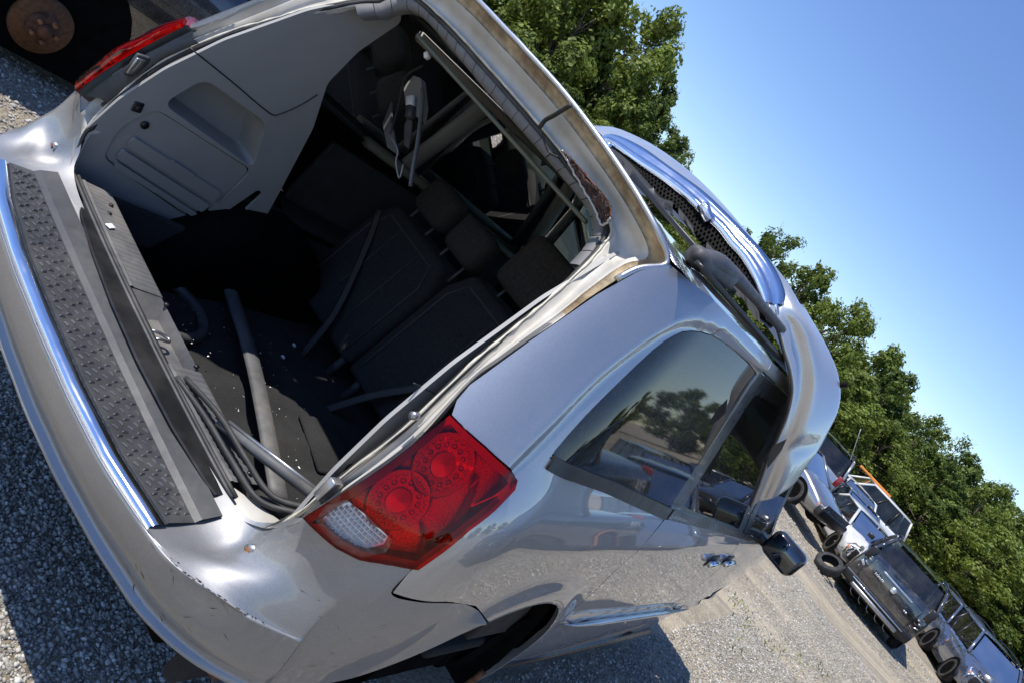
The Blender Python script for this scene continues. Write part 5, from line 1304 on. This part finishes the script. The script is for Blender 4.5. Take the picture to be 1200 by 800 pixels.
    if crumple:
        for k in range(9):
            rbox('engine_part', (rg.uniform(-.6, .6)*hw, y1-rg.uniform(.05, .5), rg.uniform(.45, belt-.1)), (rg.uniform(.1, .4), rg.uniform(.1, .3), rg.uniform(.06, .25)), (MT['blackp'], MT['steel'], MT['dark'], MT['plastic'])[k % 4], V_, .02, 1, rot=(rg.uniform(-.5, .5), rg.uniform(-.5, .5), rg.uniform(-.5, .5)))
    return V_
RD = math.atan2(.51, .86)          # the row faces along this turn
FW_, RT_ = Vector((-.51, .86, 0)), Vector((.86, .51, 0))
P0 = Vector((2.28, 24.15, 0))
def at_row(l, d): 
    p = P0+RT_*l+FW_*d; p.z = gz(p.x, p.y); return p
def spot(x, y): return Vector((x, y, gz(x, y)))
def text(name, body, size, mat, par, loc, rot, ext=.004, sx=1):
    c = bpy.data.curves.new(name, 'FONT'); c.body = body; c.size = size; c.extrude = ext; c.align_x = 'CENTER'; c.align_y = 'CENTER'
    o = bpy.data.objects.new(name, c); COL.objects.link(o)
    dg = bpy.context.evaluated_depsgraph_get(); me = bpy.data.meshes.new_from_object(o.evaluated_get(dg)); bpy.data.objects.remove(o)
    q = link(name, me, mat, par); q.location = loc; q.rotation_euler = rot; q.scale = (sx, 1, 1); return q
# black utility vehicle, rear towards us
b_ = vehicle('utility_vehicle', 'black utility vehicle with damaged rear corners, its rear end facing the camera', 'SUV', spot(1.55, 22.70), 0.060, cp('black_paint', (.006, .007, .010), .0, .15), 4.6, 2.06, 1.88, 1.26, 'suv', rack=True, wheels=(1, 1, 0, 1), seed=4, tail='blackp')
yb = -2.3
rbox('tailgate', (0, yb-.005, .86), (1.45, .06, .70), cp('black_paint', (0, 0, 0)), b_, .03, 3)
rbox('tailgate_bar', (0, yb-.045, 1.16), (.85, .03, .045), MT['chrome'], b_, .01, 2)
tube('emblem', [(0, yb-.055, 1.02), (0, yb-.035, 1.02)], .075, MT['badge'], b_, 20)
rbox('emblem_letters', (0, yb-.058, .98), (.10, .004, .03), MT['letters'], b_, .004, 1)
for k in range(6): rbox('model_letters', (-.50+k*.045, yb-.042, .985), (.03, .006, .045), MT['badge'], b_, .003, 1, rot=(0, .08*(-1)**k, 0))
for k in range(2): rbox('trim_letters', (.46+k*.05, yb-.042, .90), (.035, .006, .04), MT['badge'], b_, .003, 1)
rbox('bumper_strip', (0, yb-.135, .56), (1.5, .02, .03), MT['chrome'], b_, .005, 1)
rbox('wiper', (.05, yb-.03, 1.33), (.55, .02, .02), MT['blackp'], b_, .004, 1, rot=(0, -.12, 0))
for k in range(7):
    rbox('broken_lamp_part', (-.86+random.uniform(-.06, .08), yb-.02, .82+k*.06), (random.uniform(.04, .14), .05, random.uniform(.02, .06)), (MT['steel'], MT['plastic'], MT['lamp_clear'])[k % 3], b_, .006, 1, rot=(0, random.uniform(-.6, .6), .2))
    rbox('broken_lamp_part', (.80+random.uniform(-.06, .08), yb-.02, .70+k*.06), (random.uniform(.04, .12), .05, random.uniform(.02, .06)), (MT['plastic'], MT['steel'], MT['lamp_clear'])[k % 3], b_, .006, 1, rot=(0, random.uniform(-.6, .6), .2))
for k in range(5): tube('hanging_wire', catmull([(-.6+k*.25, yb-.05, .42), (-.55+k*.25, yb-.09, .30), (-.45+k*.25, yb-.04, .24)], 4), .008, MT['steel'], b_, 5)
rbox('crash_beam', (0, yb-.12, .44), (1.35, .06, .10), MT['steel'], b_, .02, 1)
# others in the row
vehicle('utility_vehicle', 'silver utility vehicle with a large green-tinted rear window and roof rails beside the minivan mirror', 'SUV', spot(-2.54, 27.03), 0.160, cp('row_silver', (.42, .43, .45)), 4.8, 1.92, 1.88, 1.14, 'suv', rack=True, seed=5)
vehicle('car', 'grey car with an amber-cornered headlight, parked sideways in front of the silver utility vehicle', 'car', spot(-2.49, 22.25), -1.950, cp('row_grey', (.25, .26, .28)), 4.6, 1.78, 1.42, .94, 'sedan', seed=6)
vehicle('wagon', 'white wagon with an amber light bar on its roof, behind the row of wrecks', 'wagon', spot(-1.49, 36.24), 1.921, cp('white_a', (.75, .75, .74), 0, .3), 4.3, 1.8, 1.85, 1.05, 'van', seed=7)
wb2 = [o for o in bpy.data.objects if o.name == 'wagon'][0]
rbox('light_bar', (.45, .1, 1.90), (.18, 1.7, .10), MT['orange'], wb2, .03, 2)
tube('radio_antenna', [(-.3, 1.4, 1.5), (-.55, 2.3, 2.9)], .018, MT['steel'], wb2, 5)
vehicle('car', 'wrecked white car with a stripped front end and exposed black radiator', 'car', spot(-1.45, 32.52), 3.442, cp('white_b', (.72, .72, .71), 0, .3), 4.5, 1.75, 1.45, .96, 'sedan', crumple=.9, wheels=(1, 1, 1, 1), seed=8)
vehicle('car', 'crushed small blue-grey car squeezed between two white wrecks', 'car', spot(-0.80, 28.30), 3.642, cp('blue_b', (.20, .24, .30)), 4.3, 1.7, 1.42, .92, 'sedan', crumple=1.0, seed=9)
vehicle('car', 'damaged white car with a torn front wing, just left of the black utility vehicle', 'car', spot(0.07, 24.72), 3.592, cp('white_b', (0, 0, 0)), 4.5, 1.78, 1.46, .98, 'sedan', crumple=.5, seed=10)
vehicle('utility_vehicle', 'blue-grey utility vehicle without front bumper, headlight and alloy wheel showing', 'SUV', spot(3.75, 29.15), 3.442, cp('blue_c', (.13, .16, .24)), 4.6, 1.84, 1.72, 1.08, 'suv', rack=True, crumple=.35, seed=11)
vehicle('utility_vehicle', 'blue-grey utility vehicle at the lower right edge with its front wing missing', 'SUV', spot(4.45, 27.19), 3.442, cp('blue_d', (.16, .19, .27)), 4.6, 1.84, 1.74, 1.08, 'suv', rack=True, crumple=.35, seed=12)
for k, (l_, d_, lb) in enumerate(((7.4, 4.0, 'dark car parked further along the row'), (10.2, 4.2, 'silver car at the end of the row'))):
    vehicle('car', lb+' outside the frame', 'car', at_row(l_, d_), RD+math.pi, cp('row_%d' % k, (.05+.3*k, .05+.3*k, .06+.3*k)), 4.6, 1.8, 1.5, .98, 'sedan', seed=20+k)
# loose wheel beside the black one
t_ = thing('loose_tyre', 'loose black tyre lying against the lower left corner of the black utility vehicle', 'tyre', (.45, 19.9, gz(.45, 19.9)), RD)
wo = wheel_mesh(t_, (0, 0, .24), .32, .24, -1, False); wo.rotation_euler = (0, .9, .5)
# dark pickup at the right, mirrored in the minivan's side
pk_ = vehicle('pickup_truck', 'dark blue pickup truck with rusty wheel arches, seen only mirrored in the minivan side', 'pickup truck', (4.35, 5.9, gz(4, 5.9)), math.pi, cp('dark_blue', (.012, .018, .035), .4, .12), 5.9, 2.0, 1.85, 1.22, 'pickup', seed=13)
for s in (-1, 1):
    for wy in (5.9*.58/2+.12, -5.9*.58/2+.02):
        pts = [(s*1.012, wy+.44*math.cos(a), .36+.44*math.sin(a)) for a in [math.pi*k/14 for k in range(15)]]
        tube('rusty_arch', pts, .028, MT['rust'], pk_, 6, up=(1, 0, 0))
text('side_letters', 'FX4', .22, MT['letters'], pk_, (1.006, -2.45, 1.05), (math.pi/2, 0, math.pi/2))
vehicle('utility_vehicle', 'black utility vehicle facing the yard, seen only mirrored in the minivan windows', 'SUV', (6.2, 17.5, gz(6, 17.5)), math.pi*.80, cp('black_b', (.012, .012, .014), .3, .15), 4.8, 1.9, 1.78, 1.1, 'suv', seed=14)
vehicle('car', 'grey car seen only mirrored in the minivan door', 'car', (4.3, 12.0, gz(4.3, 12)), math.pi*.92, cp('row_grey', (0, 0, 0)), 4.6, 1.8, 1.5, .98, 'sedan', seed=15)
# neighbour on the left: dark vehicle on a bare rusty brake disc
nb = vehicle('van', 'black van standing on a bare rusty brake disc, left of the minivan', 'van', (-4.05, 2.65, gz(-4, 2)), .0, cp('black_paint', (0, 0, 0)), 5.0, 2.0, 1.85, 1.12, 'van', wheels=(1, 1, 1, 0), seed=16)

tube('brake_disc', [(1.06, -1.50, .36), (1.10, -1.50, .36)], .155, MT['disc_rust'], nb, 36)
hb = tube('hub', [(1.06, -1.50, .36), (1.135, -1.50, .36)], .085, MT['rustdark'], nb, 24)
tube('hub_cap', [(1.13, -1.50, .36), (1.16, -1.50, .36)], .036, MT['rustdark'], hb, 16)
for k in range(5): tube('wheel_stud', [(1.13, -1.50+.062*math.cos(k*1.2566), .36+.062*math.sin(k*1.2566)), (1.165, -1.50+.062*math.cos(k*1.2566), .36+.062*math.sin(k*1.2566))], .011, MT['rust'], hb, 8)
